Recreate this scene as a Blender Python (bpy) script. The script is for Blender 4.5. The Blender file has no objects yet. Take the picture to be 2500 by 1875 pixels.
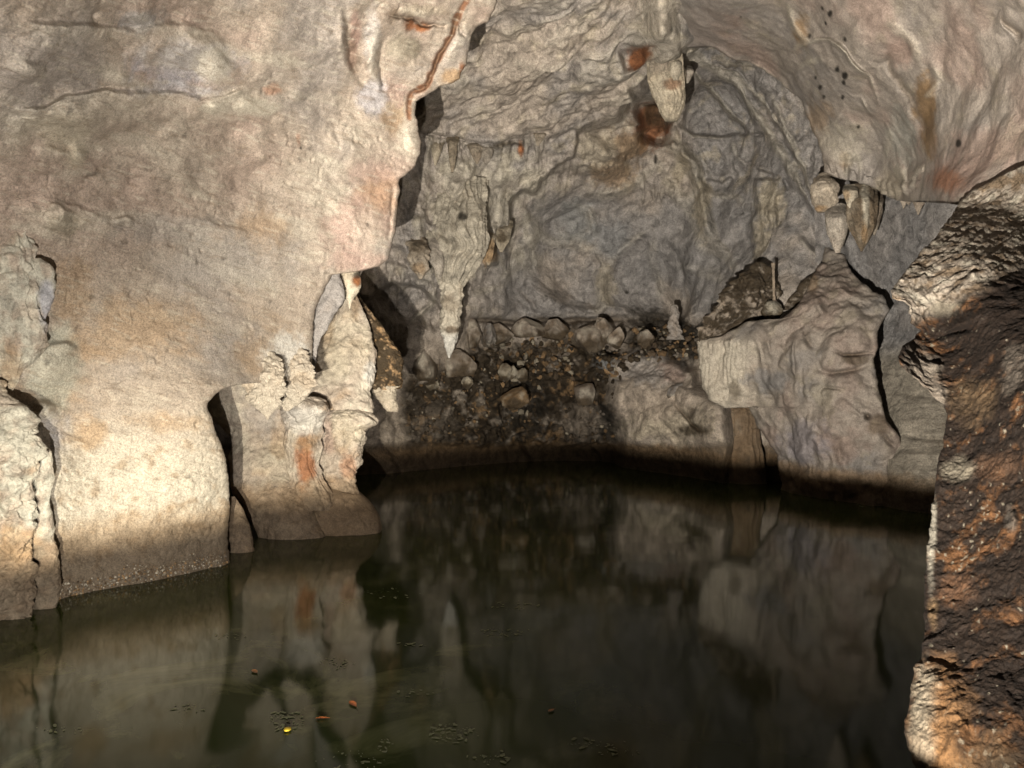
import bpy, math, random
import numpy as np

# ------------------------------------------------------------------ camera, world, lamps, exposure
SC = bpy.context.scene
CAM_H, F = 1.6, 1850.0            # eye height above the pool, focal length in photo pixels (2500 wide)
cam_d = bpy.data.cameras.new('camera'); cam = bpy.data.objects.new('camera', cam_d)
SC.collection.objects.link(cam); SC.camera = cam
cam_d.sensor_width = 36.0; cam_d.lens = 36.0 * F / 2500.0
cam_d.clip_start = 0.05; cam_d.clip_end = 200
cam.location = (0, 0, CAM_H); cam.rotation_euler = (math.radians(90), 0, 0)

world = bpy.data.worlds.new('World'); SC.world = world; world.use_nodes = True
wn = world.node_tree.nodes; wl = world.node_tree.links
sky = wn.new('ShaderNodeTexSky'); sky.sky_type = 'NISHITA'; sky.sun_disc = False
sky.sun_elevation = math.radians(35); sky.sun_rotation = math.radians(180)
wl.new(sky.outputs[0], wn['Background'].inputs[0]); wn['Background'].inputs[1].default_value = 0.005

# low floodlight left of the viewer; an added rim cuts it off above the water
def spot(name, loc, aim, watts, col, size, cone, blend):
    l = bpy.data.lights.new(name, 'SPOT'); o = bpy.data.objects.new(name, l)
    SC.collection.objects.link(o); o.location = loc
    l.energy = watts; l.color = col; l.shadow_soft_size = size
    l.spot_size = math.radians(cone); l.spot_blend = blend
    v = np.array(aim, float) - np.array(loc, float)
    from mathutils import Vector
    o.rotation_euler = Vector(v).to_track_quat('-Z', 'Y').to_euler()
    return o
spot('spot_beam', (-0.82, 0.05, 0.262), (3.8, 12.0, 5.7), 11600, (1.0, 0.925, 0.815), 0.014, 78, 1.0)
spot('spot_beam', (-0.20, 0.03, 0.40), (-3.5, 6.0, 2.6), 2100, (1.0, 0.93, 0.84), 0.02, 96, 1.0)  # fill beam, raised and turned to stand in for bounce on the left wall
spot('spot_beam', (-0.70, 0.05, 0.264), (-2.5, 6.6, 0.0), 3600, (1.0, 0.92, 0.76), 0.014, 48, 1.0)  # extra beam added to brighten the hot spot low on the left wall

vs = SC.view_settings
vs.view_transform = 'Standard'; vs.look = 'None'; vs.gamma = 1.0; vs.exposure = 0.0
vs.use_curve_mapping = False
SC.cycles.max_bounces = 8; SC.cycles.diffuse_bounces = 4; SC.cycles.glossy_bounces = 4
SC.cycles.use_denoising = True

# ------------------------------------------------------------------ noise (vectorised gradient noise)
_rng = np.random.RandomState(7)
_perm = np.concatenate([_rng.permutation(256)] * 3).astype(np.int32)
_g = _rng.normal(size=(256, 3)); _g /= np.linalg.norm(_g, axis=1)[:, None]; _gx, _gy, _gz = (np.ascontiguousarray(_g[:, k]).astype(np.float32) for k in range(3))
def perlin(x, y, z):
    x = np.asarray(x, np.float32); y = np.asarray(y, np.float32); z = np.asarray(z, np.float32)
    x, y, z = np.broadcast_arrays(x, y, z)
    sh = x.shape; x = x.ravel(); y = y.ravel(); z = z.ravel()
    xi = np.floor(x).astype(np.int32); yi = np.floor(y).astype(np.int32); zi = np.floor(z).astype(np.int32)
    xf = x - xi; yf = y - yi; zf = z - zi
    xi &= 255; yi &= 255; zi &= 255
    u = xf*xf*xf*(xf*(xf*6-15)+10); v = yf*yf*yf*(yf*(yf*6-15)+10); w = zf*zf*zf*(zf*(zf*6-15)+10)
    out = np.zeros_like(x)
    for dx in (0, 1):
        wx = u if dx else 1-u; px = _perm[xi+dx]
        for dy in (0, 1):
            wy = wx*(v if dy else 1-v); py = _perm[px+yi+dy]
            for dz in (0, 1):
                h = _perm[py+zi+dz]
                out += wy*(w if dz else 1-w)*(_gx[h]*(xf-dx)+_gy[h]*(yf-dy)+_gz[h]*(zf-dz))
    return (out*1.55).reshape(sh)
def fbm(p, wl_, octs=4, gain=0.5, lac=2.03, off=0.0):
    x, y, z = p; s = 1.0/wl_; a = 1.0; t = 0; r = 0
    for k in range(octs):
        r = r + a*perlin(x*s+off+11.3*k, y*s+off*1.7-5.1*k, z*s-off+3.7*k); t += a; a *= gain; s *= lac
    return r/t
def ridged(p, wl_, octs=3, gain=0.5, off=0.0):
    x, y, z = p; s = 1.0/wl_; a = 1.0; t = 0; r = 0
    for k in range(octs):
        r = r + a*(1-2*np.abs(perlin(x*s+off+7.3*k, y*s+off-9.1*k, z*s+off+1.7*k))); t += a; a *= gain; s *= 2.1
    return r/t
def billow(p, wl_, octs=3, gain=0.5, off=0.0):
    x, y, z = p; s = 1.0/wl_; a = 1.0; t = 0; r = 0
    for k in range(octs):
        r = r + a*(2.4*np.abs(perlin(x*s+off+5.3*k, y*s-off-3.1*k, z*s+off+8.7*k))-0.55); t += a; a *= gain; s *= 2.07
    return r/t
def sstep(a, b, x):
    t = np.clip((x-a)/(b-a), 0, 1); return t*t*(3-2*t)

# ------------------------------------------------------------------ placing: a photo pixel and a distance give a point in the cave
def at(px, py, d):
    px = np.asarray(px, float); py = np.asarray(py, float); d = np.asarray(d, float)
    return np.stack(np.broadcast_arrays((px-1250)/F*d, d, CAM_H-(py-937.5)/F*d), -1)

def depth_field(ctrl, c=110.0):
    P = np.array(ctrl, float); xy = P[:, :2]; n = len(P)
    def k(a, b): return np.sqrt(((a[:, None, :]-b[None])**2).sum(-1)+c*c)
    A = np.zeros((n+3, n+3)); A[:n, :n] = k(xy, xy)+np.eye(n)*1e-6
    A[:n, n] = 1; A[:n, n+1:n+3] = xy/1000; A[n:, :n] = A[:n, n:].T
    w = np.linalg.solve(A, np.concatenate([P[:, 2], np.zeros(3)]))
    def f(px, py):
        q = np.stack([px.ravel(), py.ravel()], -1); r = np.empty(len(q))
        for i in range(0, len(q), 60000):
            r[i:i+60000] = k(q[i:i+60000], xy)@w[:n]+w[n]+(q[i:i+60000]/1000)@w[n+1:]
        return r.reshape(px.shape)
    return f

def seg_dist(px, py, pts, closed=False):
    pts = np.array(pts, float); n = len(pts); best = np.full(px.shape, 1e9); inside = np.zeros(px.shape, bool)
    for i in range(n if closed else n-1):
        a = pts[i]; b = pts[(i+1) % n]; d = b-a; L = max((d*d).sum(), 1e-9)
        t = np.clip(((px-a[0])*d[0]+(py-a[1])*d[1])/L, 0, 1)
        best = np.minimum(best, (px-a[0]-t*d[0])**2+(py-a[1]-t*d[1])**2)
        if closed:
            c = (a[1] > py) != (b[1] > py)
            if abs(d[1]) > 1e-9:
                inside ^= c & (px < d[0]*(py-a[1])/d[1]+a[0])
    best = np.sqrt(best)
    return np.where(inside, -best, best) if closed else best

def boxed(px, py, pts, pad):
    p = np.array(pts, float)
    m = (px > p[:, 0].min()-pad) & (px < p[:, 0].max()+pad) & (py > p[:, 1].min()-pad) & (py < p[:, 1].max()+pad)
    return m
def strokes(px, py, items, wob):
    """ridges (+) and grooves (-): (points, half width px, height m)"""
    out = np.zeros(px.shape); qx = px+wob[0]; qy = py+wob[1]
    for it in items:
        pts, w, h = it[0], it[1], it[-1]; w2 = it[2] if len(it) == 4 else w
        m = boxed(px, py, pts, max(w, w2)*4+20)
        if not m.any(): continue
        x = qx[m]; y = qy[m]; d = seg_dist(x, y, pts)
        if len(it) == 4:
            p = np.array(pts, float); o = np.argsort(p[:, 0]); below = y > np.interp(x, p[o, 0], p[o, 1])
            W = np.where(below, w2, w)
        else: W = w
        L = np.hypot(*np.diff(np.array(pts, float), axis=0).T).sum()
        de = np.minimum(np.hypot(x-pts[0][0], y-pts[0][1]), np.hypot(x-pts[-1][0], y-pts[-1][1]))
        fd = sstep(0, min(90, L*0.33), de); W = w+(W-w)*fd
        e = np.exp(-(d/W)**2)*(fd if len(it) == 4 else 0.3+0.7*fd)
        out[m] += h*e
    return out
def plateaus(px, py, items, wob):
    """raised or sunk areas: (polygon, raise m, edge px)"""
    up = np.zeros(px.shape); dn = np.zeros(px.shape); qx = px+wob[0]; qy = py+wob[1]
    for pts, h, s in items:
        m = boxed(px, py, pts, s*2+20)
        if m.any():
            d = seg_dist(qx[m], qy[m], pts, True); e = h*sstep(s, -s, d)
            if h > 0: up[m] = np.maximum(up[m], e)
            else: dn[m] += e
    return up+dn
def curtains(px, py, items):
    """fused drip curtains below a lip: (lip points, shortest px, longest px, tooth px, thickness m, seed)"""
    out = np.zeros(px.shape)
    for pts, l0, l1, tooth, h, sd in items:
        p = np.array(pts, float); m = (px > p[0, 0]) & (px < p[-1, 0]) & (py > p[:, 1].min()-40) & (py < p[:, 1].max()+l1+20)
        if not m.any(): continue
        x = px[m]; t = py[m]-np.interp(x, p[:, 0], p[:, 1])
        n = perlin(x/tooth+sd, x*0+sd*1.7, x*0)*0.9+perlin(x/(tooth*0.43)+sd*3, x*0+1.3, x*0)*0.5
        env = sstep(0, 0.12, (x-p[0, 0])/(p[-1, 0]-p[0, 0]))*sstep(1, 0.88, (x-p[0, 0])/(p[-1, 0]-p[0, 0]))
        L = (l0+(l1-l0)*np.clip(0.35+n, 0, 1.2)**1.3)*env+1
        fl = 0.55+0.45*np.abs(np.sin(x/tooth*4.1+2*perlin(x/40+sd, t/90, x*0)))
        body = sstep(-14, 6, t)*sstep(0, 7, L-t)*(1-0.45*np.clip(t/L, 0, 1))
        out[m] = np.maximum(out[m], h*body*fl*sstep(0, 0.3, env))
    return out
def blobs(px, py, items):
    """(cx, cy, rx, ry, height m)"""
    out = np.zeros(px.shape)
    for cx, cy, rx, ry, h in items:
        r2 = ((px-cx)/rx)**2+((py-cy)/ry)**2; m = r2 < 6
        out[m] += h*np.exp(-r2[m]*1.3)
    return out

# ------------------------------------------------------------------ colours
LIME = np.array((0.445, 0.372, 0.298)); PALE = np.array((0.62, 0.565, 0.455)); PINK = np.array((0.46, 0.33, 0.272))
GREY = np.array((0.37, 0.34, 0.315)); SLATE = np.array((0.252, 0.241, 0.234)); OCHRE = np.array((0.43, 0.275, 0.14))
RUST = np.array((0.27, 0.10, 0.035)); MUD = np.array((0.055, 0.038, 0.020)); WETB = np.array((0.15, 0.105, 0.065))
CREAM = np.array((0.57, 0.495, 0.37)); WHITE = np.array((0.74, 0.72, 0.66)); SOOT = np.array((0.02, 0.017, 0.013))
def mix(c, col, f):
    return c+(np.asarray(col)-c)*np.clip(f, 0, 1)[..., None]
def tint(c, px, py, P, items):
    """patches of colour, mostly mineral, a few standing for light: (cx, cy, rx, ry, colour, strength)"""
    for i, (cx, cy, rx, ry, col, s) in enumerate(items):
        r = np.sqrt(((px-cx)/rx)**2+((py-cy)/ry)**2); m = r < 1.9
        if not m.any(): continue
        q = tuple(a[m] for a in P)
        n = fbm(q, 0.22, 3, off=i*3.1)*0.9+fbm(q, 0.05, 2, off=i)*0.35
        c[m] = mix(c[m], col, s*sstep(1.25, 0.45, r[m]+n*0.8))
    return c
def waterline_band(c, P, top=0.47):  # ochre fringe, then dark brown below the given height
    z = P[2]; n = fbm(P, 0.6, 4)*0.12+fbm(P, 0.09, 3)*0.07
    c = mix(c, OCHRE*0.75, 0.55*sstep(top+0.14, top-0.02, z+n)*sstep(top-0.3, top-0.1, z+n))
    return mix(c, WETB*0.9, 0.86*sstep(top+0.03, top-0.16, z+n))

# ------------------------------------------------------------------ mesh output and materials
def link(o): SC.collection.objects.link(o); return o
def mesh_object(name, V, Fq, col, mat, parent=None, smooth=True):
    me = bpy.data.meshes.new(name)
    V = np.asarray(V, np.float32); Fq = np.asarray(Fq, np.int32)
    me.vertices.add(len(V)); me.vertices.foreach_set('co', V.ravel())
    k = Fq.shape[1]
    me.loops.add(Fq.size); me.loops.foreach_set('vertex_index', Fq.ravel())
    me.polygons.add(len(Fq)); me.polygons.foreach_set('loop_start', np.arange(0, Fq.size, k, dtype=np.int32))
    me.polygons.foreach_set('loop_total', np.full(len(Fq), k, np.int32))
    me.polygons.foreach_set('use_smooth', np.full(len(Fq), smooth))
    if col is not None:
        a = me.color_attributes.new('mineral', 'FLOAT_COLOR', 'POINT')
        a.data.foreach_set('color', np.concatenate([np.clip(col, 0, 1), np.ones((len(V), 1))], 1).astype(np.float32).ravel())
    me.update(); me.validate()
    me.materials.append(mat)
    o = link(bpy.data.objects.new(name, me))
    if parent: o.parent = parent
    return o
def tag(o, label, cat=None, kind=None, group=None):
    o['label'] = label
    if cat: o['category'] = cat; kind = kind or 'thing'
    if kind: o['kind'] = kind
    if group: o['group'] = group
    return o

def rock_material(name, scale=1.0, rough=0.75, bump=0.5, pits=0.3, wet=0.0, contrast=1.0, dist=0.02, broad=1.0, blotch=1.0):
    m = bpy.data.materials.new(name); m.use_nodes = True
    n = m.node_tree.nodes; l = m.node_tree.links; b = n['Principled BSDF']
    tc = n.new('ShaderNodeTexCoord'); at_ = n.new('ShaderNodeAttribute'); at_.attribute_name = 'mineral'
    def noise(s, det, rgh, dis=0.0):
        t = n.new('ShaderNodeTexNoise'); t.inputs['Scale'].default_value = s; t.inputs['Detail'].default_value = det
        t.inputs['Roughness'].default_value = rgh; t.inputs['Distortion'].default_value = dis
        l.new(tc.outputs['Object'], t.inputs['Vector']); return t
    def ramp(src, a, ca, b_, cb):
        r = n.new('ShaderNodeValToRGB'); e = r.color_ramp.elements
        e[0].position = a; e[0].color = (ca, ca, ca, 1); e[1].position = b_; e[1].color = (cb, cb, cb, 1)
        l.new(src, r.inputs[0]); return r
    def mul(c1, c2, f=1.0):
        x = n.new('ShaderNodeMix'); x.data_type = 'RGBA'; x.blend_type = 'MULTIPLY'; x.inputs[0].default_value = f
        l.new(c1, x.inputs[6]); l.new(c2, x.inputs[7]); return x.outputs[2]
    mott = noise(7*scale, 7, 0.62, 0.6); grain = noise(46*scale, 5, 0.7); fine = noise(150*scale, 3, 0.7)
    c = mul(at_.outputs['Color'], ramp(mott.outputs[0], 0.30, 1-0.45*contrast*blotch, 0.66, 1+0.12*blotch).outputs[0])
    c = mul(c, ramp(grain.outputs[0], 0.30, 1-0.38*contrast, 0.62, 1.10).outputs[0])
    c = mul(c, ramp(fine.outputs[0], 0.3, 1-0.30*contrast, 0.7, 1.12).outputs[0])
    vor = n.new('ShaderNodeTexVoronoi'); vor.inputs['Scale'].default_value = 26*scale
    warp = n.new('ShaderNodeVectorMath'); warp.operation = 'ADD'
    l.new(tc.outputs['Object'], warp.inputs[0]); l.new(mott.outputs[1], warp.inputs[1])
    l.new(warp.outputs[0], vor.inputs['Vector'])
    pit = ramp(vor.outputs['Distance'], 0.02, 0.0, 0.20, 1.0)
    pm = noise(3.1*scale, 3, 0.5); pmr = ramp(pm.outputs[0], 0.50, 0.0, 0.62, pits)
    one = n.new('ShaderNodeMix'); one.data_type = 'RGBA'; one.blend_type = 'MULTIPLY'
    l.new(pmr.outputs[0], one.inputs[0]); l.new(c, one.inputs[6]); l.new(pit.outputs[0], one.inputs[7])
    l.new(one.outputs[2], b.inputs['Base Color'])
    def bmp(h, s, d, prev=None):
        x = n.new('ShaderNodeBump'); x.inputs['Strength'].default_value = s; x.inputs['Distance'].default_value = d
        l.new(h, x.inputs['Height'])
        if prev: l.new(prev, x.inputs['Normal'])
        return x.outputs[0]
    b1 = bmp(mott.outputs[0], bump*broad, dist*2.2/scale); b2 = bmp(grain.outputs[0], bump, dist*0.7/scale, b1)
    b3 = bmp(fine.outputs[0], bump*0.8, dist*0.25/scale, b2)
    l.new(b3, b.inputs['Normal'])
    rr = ramp(grain.outputs[0], 0.35, max(0.08, rough-0.15-0.35*wet), 0.65, rough-0.2*wet)
    l.new(rr.outputs[0], b.inputs['Roughness'])
    b.inputs['Specular IOR Level'].default_value = 0.18+0.4*wet
    return m
M_WALL = rock_material('smooth_limestone', 1.6, 0.8, 0.9, 0.6, broad=0.25, contrast=1.35, blotch=0.4)
M_FAR = rock_material('far_limestone', 1.0, 0.8, 1.0, 0.35, dist=0.032, contrast=1.3)
M_CEIL = rock_material('vault_limestone', 1.2, 0.8, 0.8, 0.3, broad=0.22, contrast=1.15, blotch=0.6)
M_COL = rock_material('nodular_calcite', 1.6, 0.7, 1.0, 0.5, dist=0.02, contrast=1.0)
M_DARK = rock_material('dark_crusted_rock', 1.8, 0.85, 1.0, 0.3, wet=0.0, dist=0.02)
M_MUD = rock_material('muddy_rubble', 1.2, 0.7, 1.0, 0.5, wet=0.3, dist=0.04)

# ------------------------------------------------------------------ builders
def curve_x(pts):
    p = np.array(pts, float); return lambda y: np.interp(y, p[:, 1], p[:, 0])

def rows_for(pts, y0, y1, step):
    p = np.array(pts, float); yy = np.linspace(y0, y1, 4000); xx = np.interp(yy, p[:, 1], p[:, 0])
    s = np.concatenate([[0], np.cumsum(np.hypot(np.diff(yy), np.diff(xx)*0.6))])
    return np.interp(np.arange(0, s[-1], step), s, yy)

def sheet(name, left, right, y0, y1, ctrl, step, mat, fn, curl_l=None, curl_r=None, mid_l=0, back=1.6):
    """A rock face that follows its left and right outline row by row; curled sides roll away to the back."""
    L = curve_x(left); R = curve_x(right)
    key = right if curl_r else left
    ys = rows_for(key, y0, y1, step)
    out_ = (ys < -25) | (ys > 1900); ys = ys[~out_ | (np.arange(len(ys)) % 6 == 0)]
    xl = L(ys)[:, None]; xr = R(ys)[:, None]; z0 = ys*0
    jit = (perlin(ys/24, z0+y0, z0)*3.5+perlin(ys/9, z0+y1, z0)*1.8)[:, None]
    if curl_l: xl = xl+jit
    if curl_r: xr = xr+jit
    A = np.clip(xl, -30, None) if xl.min() < -60 else xl       # outside the view the rock is sampled coarsely
    A = np.maximum(A, mid_l) if mid_l else A
    B = np.clip(xr, None, 2530) if xr.max() > 2560 else xr
    B = np.maximum(B, A+5)
    u = np.linspace(0, 1, int((B-A).max()/step)); ug = np.linspace(0, 1, 26)
    PX = A+(B-A)*u[None]
    if (A > xl).any(): PX = np.concatenate([(xl+(A-xl)*ug[None])[:, :-1], PX], 1)
    if (B < xr).any(): PX = np.concatenate([PX, (B+(xr-B)*ug[None])[:, 1:]], 1)
    PY = np.repeat(ys[:, None], PX.shape[1], 1)
    D = depth_field(ctrl)(PX, PY)
    base = at(PX, PY, D); P = tuple(base[..., i] for i in range(3))
    disp, col, ddepth = fn(PX, PY, P)
    D2 = D-ddepth
    for side, c in (('l', curl_l), ('r', curl_r)):
        if c:
            t = (PX-xl) if side == 'l' else (xr-PX)
            k = np.clip(1-t/c, 0, 1); D2 = D2+(c*D/F)*1.1*(1-np.sqrt(np.clip(1-k*k, 0, 1)))
    V = at(PX, PY, D2)
    du = np.gradient(base, axis=1); dv = np.gradient(base, axis=0); N = np.cross(du, dv)
    N /= np.linalg.norm(N, axis=2)[..., None]+1e-9
    tocam = np.array((0, 0, CAM_H))-V
    N *= np.sign((N*tocam).sum(-1))[..., None]
    dirn = N*0.5+tocam/np.linalg.norm(tocam, axis=2)[..., None]*0.5
    V = V+dirn*disp[..., None]
    # roll the outer sides back into the rock
    def ext(V, col, side):
        e = V[:, -1] if side == 'r' else V[:, 0]; ce = col[:, -1] if side == 'r' else col[:, 0]
        sgn = -1 if side == 'r' else 1
        add = []; cadd = []
        for j in range(1, 9):
            s = (j/8.0)**1.4
            q = e.copy(); ray = e-np.array((0, 0, CAM_H)); ray /= np.linalg.norm(ray, axis=1)[:, None]
            q = q+ray*back*s; q[:, 0] += sgn*back*0.35*s
            n = fbm(tuple(q.T), 0.5, 2)*0.08*s
            q[:, 0] += n; add.append(q); cadd.append(ce)
        A = np.stack(add, 1); C = np.stack(cadd, 1)
        return (np.concatenate([V, A], 1), np.concatenate([col, C], 1)) if side == 'r' else (np.concatenate([A[:, ::-1], V], 1), np.concatenate([C[:, ::-1], col], 1))
    if curl_r: V, col = ext(V, col, 'r')
    if curl_l: V, col = ext(V, col, 'l')
    ny, nx = V.shape[:2]
    i = np.arange(ny*nx).reshape(ny, nx)
    Fq = np.stack([i[:-1, :-1], i[1:, :-1], i[1:, 1:], i[:-1, 1:]], -1).reshape(-1, 4)
    return mesh_object(name, V.reshape(-1, 3), Fq, col.reshape(-1, 3), mat)

def column(name, rows, mat, fn=None, aspect=0.7, step=3.0, amp=0.04, wl_=0.22, flute=0.0, nflute=9, seed=0.0, lump=0.0, base=LIME, shape=2.0, stretch=1.0, sink=0.0):
    """A solid standing or hanging form: (y, left x, right x, distance) rows, elliptical section, weathered."""
    r = np.array(rows, float)
    ys = np.arange(r[0, 0], r[-1, 0]+step*0.5, step); ys = np.linspace(r[0, 0], r[-1, 0], max(len(ys), 8))
    def it(k):
        v = np.interp(ys, r[:, 0], r[:, k])
        if len(ys) > 12:
            vv = np.pad(v, 2, mode='edge'); v = (vv[:-4]+2*vv[1:-3]+3*vv[2:-2]+2*vv[3:-1]+vv[4:])/9
        return v
    xl, xr, d = it(1), it(2), it(3)
    d = d+sink*sstep(0.30, 0.0, (ys-ys[0])/(ys[-1]-ys[0]))     # the root lies inside the wall
    wmax = (xr-xl).max(); nt = int(np.clip(math.pi*wmax/step*0.9, 16, 260))
    th = np.linspace(0, 2*math.pi, nt, endpoint=False)
    c = at((xl+xr)/2, ys, d); w = (xr-xl)/2*d/F
    ct = np.sign(np.cos(th))*np.abs(np.cos(th))**(2/shape); st = np.sign(np.sin(th))*np.abs(np.sin(th))**(2/shape)
    asp = np.minimum(aspect*w, aspect*np.median(w)*1.6)
    V = np.empty((len(ys), nt, 3))
    V[..., 0] = c[:, None, 0]+w[:, None]*ct[None]; V[..., 1] = c[:, None, 1]+asp[:, None]*st[None]; V[..., 2] = c[:, None, 2]
    P = tuple(V[..., i] for i in range(3))
    Nn = np.stack([np.cos(th)[None]*np.ones_like(w)[:, None], np.sin(th)[None]*np.ones_like(w)[:, None], np.zeros((len(ys), nt))], -1)
    taper = np.clip(w/np.median(w), 0.15, 1)[:, None]
    Ps = (P[0], P[1], P[2]/stretch)
    dsp = fbm(Ps, wl_, 5, 0.55, off=seed)*amp+ridged(Ps, wl_*0.45, 3, off=seed+4)*amp*0.35
    if lump: dsp = dsp+billow(P, wl_*1.5, 3, off=seed+9)*lump*1.6
    if flute:
        tw = fbm((P[0]*0, P[1]*0+seed, P[2]), 0.6, 2)*0.5
        cx, sx = np.cos(th[None]+tw), np.sin(th[None]+tw); k = nflute/5.0
        dsp = dsp+flute*(1.3*ridged((cx*k, sx*k, P[2]*0.55+seed), 1.0, 3)+0.8*perlin(cx*k*2.6, sx*k*2.6, P[2]*1.1+seed))
    V = V+Nn*(dsp*taper)[..., None]
    V[..., 2] += fbm(P, wl_*0.8, 3, off=seed+20)*amp*0.5*taper
    PX = V[..., 0]/V[..., 1]*F+1250; PY = 937.5-(V[..., 2]-CAM_H)/V[..., 1]*F
    P = tuple(V[..., i] for i in range(3))
    col = np.ones(V.shape)*base
    n = fbm(P, 0.3, 4, off=seed+2)
    col = mix(col, PALE, 0.6*sstep(-0.05, 0.4, n)); col = mix(col, OCHRE*0.9, 0.45*sstep(0.05, 0.45, -n))
    crease = sstep(0.0, -amp*0.7, dsp)
    col = mix(col, WETB, 0.16*crease)  # creases browned: dirt plus shade painted into the colour
    if fn is not None: col = fn(col, PX, PY, P)
    ny = len(ys); i = np.arange(ny*nt).reshape(ny, nt); j = np.roll(i, -1, 1)
    Fq = np.stack([i[:-1], i[1:], j[1:], j[:-1]], -1).reshape(-1, 4)
    VV = V.reshape(-1, 3); top = V[0].mean(0); bot = V[-1].mean(0)
    k = len(VV); VV = np.concatenate([VV, [top, bot]]); C = np.concatenate([col.reshape(-1, 3), col[0].mean(0)[None], col[-1].mean(0)[None]])
    Ft = np.stack([i[0], j[0], np.full(nt, k), np.full(nt, k)], -1); Fb = np.stack([j[-1], i[-1], np.full(nt, k+1), np.full(nt, k+1)], -1)
    tris = np.concatenate([Ft[:, :3], Fb[:, :3]])
    quads_as_tris = np.concatenate([Fq[:, [0, 1, 2]], Fq[:, [0, 2, 3]]])
    return mesh_object(name, VV, np.concatenate([quads_as_tris, tris]), C, mat)

def ico(sub):
    import bmesh
    bm = bmesh.new(); bmesh.ops.create_icosphere(bm, subdivisions=sub, radius=1.0)
    V = np.array([v.co[:] for v in bm.verts]); T = np.array([[v.index for v in f.verts] for f in bm.faces]); bm.free()
    return V, T
ICO5, ICO3, ICO1 = ico(5), ico(3), ico(1)
def boulder(name, x0, y0, x1, y1, d, label, mat, base=LIME, seed=0.0, rough=0.22, aspect=0.8, flat=0.0, fn=None, cat='boulder', group=None):
    V0, T = ICO5 if (x1-x0) > 22 else ICO3
    n = fbm(tuple((V0*1.0).T), 1.1, 3, off=seed)*rough*1.6+ridged(tuple(V0.T), 0.55, 3, off=seed+3)*rough*0.28
    V = V0*(1+n)[:, None]
    rb_ = np.random.RandomState(int(seed*10) % 9999)
    for _ in range(11):                                    # broken faces
        q = rb_.normal(size=3); q /= np.linalg.norm(q); o_ = rb_.uniform(0.55, 0.92); t_ = V@q-o_; V = V-np.maximum(t_, 0)[:, None]*q*0.85
    V = V/np.abs(V).max(0)
    c = at((x0+x1)/2, (y0+y1)/2, d); w = (x1-x0)/2*d/F; h = (y1-y0)/2*d/F
    V = V*np.array((w, max(w, h)*aspect, h))+c
    P = tuple(V.T); m = fbm(P, 0.25, 4, off=seed)
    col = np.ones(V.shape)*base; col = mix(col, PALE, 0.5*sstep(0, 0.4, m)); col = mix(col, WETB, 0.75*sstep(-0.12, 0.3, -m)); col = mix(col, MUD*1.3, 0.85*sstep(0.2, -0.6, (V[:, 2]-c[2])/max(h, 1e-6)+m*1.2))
    if fn: col = fn(col, P)
    o = mesh_object(name, V, T, col, mat)
    return tag(o, label, cat, None, group)

def wob(P, a, wl_=0.5, off=0.0):
    return fbm(P, wl_, 3, off=31+off)*a, fbm(P, wl_, 3, off=57+off)*a

# ================================================================== THE SETTING
# ------------------------------------------------------------------ great smooth wall on the near side
LW_EDGE = [(1260, -320), (1225, -150), (1211, 0), (1208, 22), (1192, 52), (1165, 66), (1152, 98), (1150, 112), (1141, 150), (1133, 176), (1124, 195),
           (1106, 206), (1075, 213), (1045, 230), (1017, 248), (1013, 275), (1020, 310), (1028, 345), (1026, 375), (1008, 412),
           (985, 428), (973, 437), (972, 500), (967, 560), (956, 600), (947, 632), (925, 650), (885, 661), (861, 665), (836, 668),
           (812, 671), (796, 700), (775, 745), (765, 784), (765, 835), (762, 884), (757, 922), (720, 929), (670, 933), (620, 935), (588, 938), (562, 944), (540, 953),
           (521, 966), (506, 985), (512, 1010), (520, 1032), (531, 1065), (545, 1097), (554, 1138), (559, 1180), (560, 1253),
           (555, 1314), (559, 1350), (562, 1420), (562, 1750)]
LW_D = [(-500, 1500, 4.2), (0, 1450, 5.15), (140, 1400, 5.65), (350, 1380, 6.1), (560, 1365, 6.75), (-500, 1740, 4.2), (0, 1740, 5.15), (300, 1740, 6.0),
        (560, 1740, 6.75), (0, 1200, 5.25), (300, 1200, 6.05), (550, 1180, 6.6), (200, 1000, 5.95), (505, 985, 6.3), (620, 880, 7.0), (750, 880, 7.7),
        (0, 700, 5.25), (300, 700, 6.05), (600, 700, 7.0), (770, 740, 7.7), (0, 450, 4.95), (300, 450, 5.8), (600, 450, 6.8), (850, 500, 7.7), (965, 500, 8.2),
        (860, 640, 7.9), (0, 250, 4.4), (300, 250, 5.3), (600, 250, 6.3), (850, 250, 7.3), (1015, 280, 8.0), (0, 0, 3.8), (400, 0, 4.9), (800, 0, 6.2),
        (1000, 0, 6.9), (1210, 0, 7.7), (1120, 200, 8.0), (0, -300, 3.1), (600, -300, 4.4), (1200, -300, 6.0), (-500, 0, 3.0), (-500, 500, 3.8), (-500, 1000, 4.1)]
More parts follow.
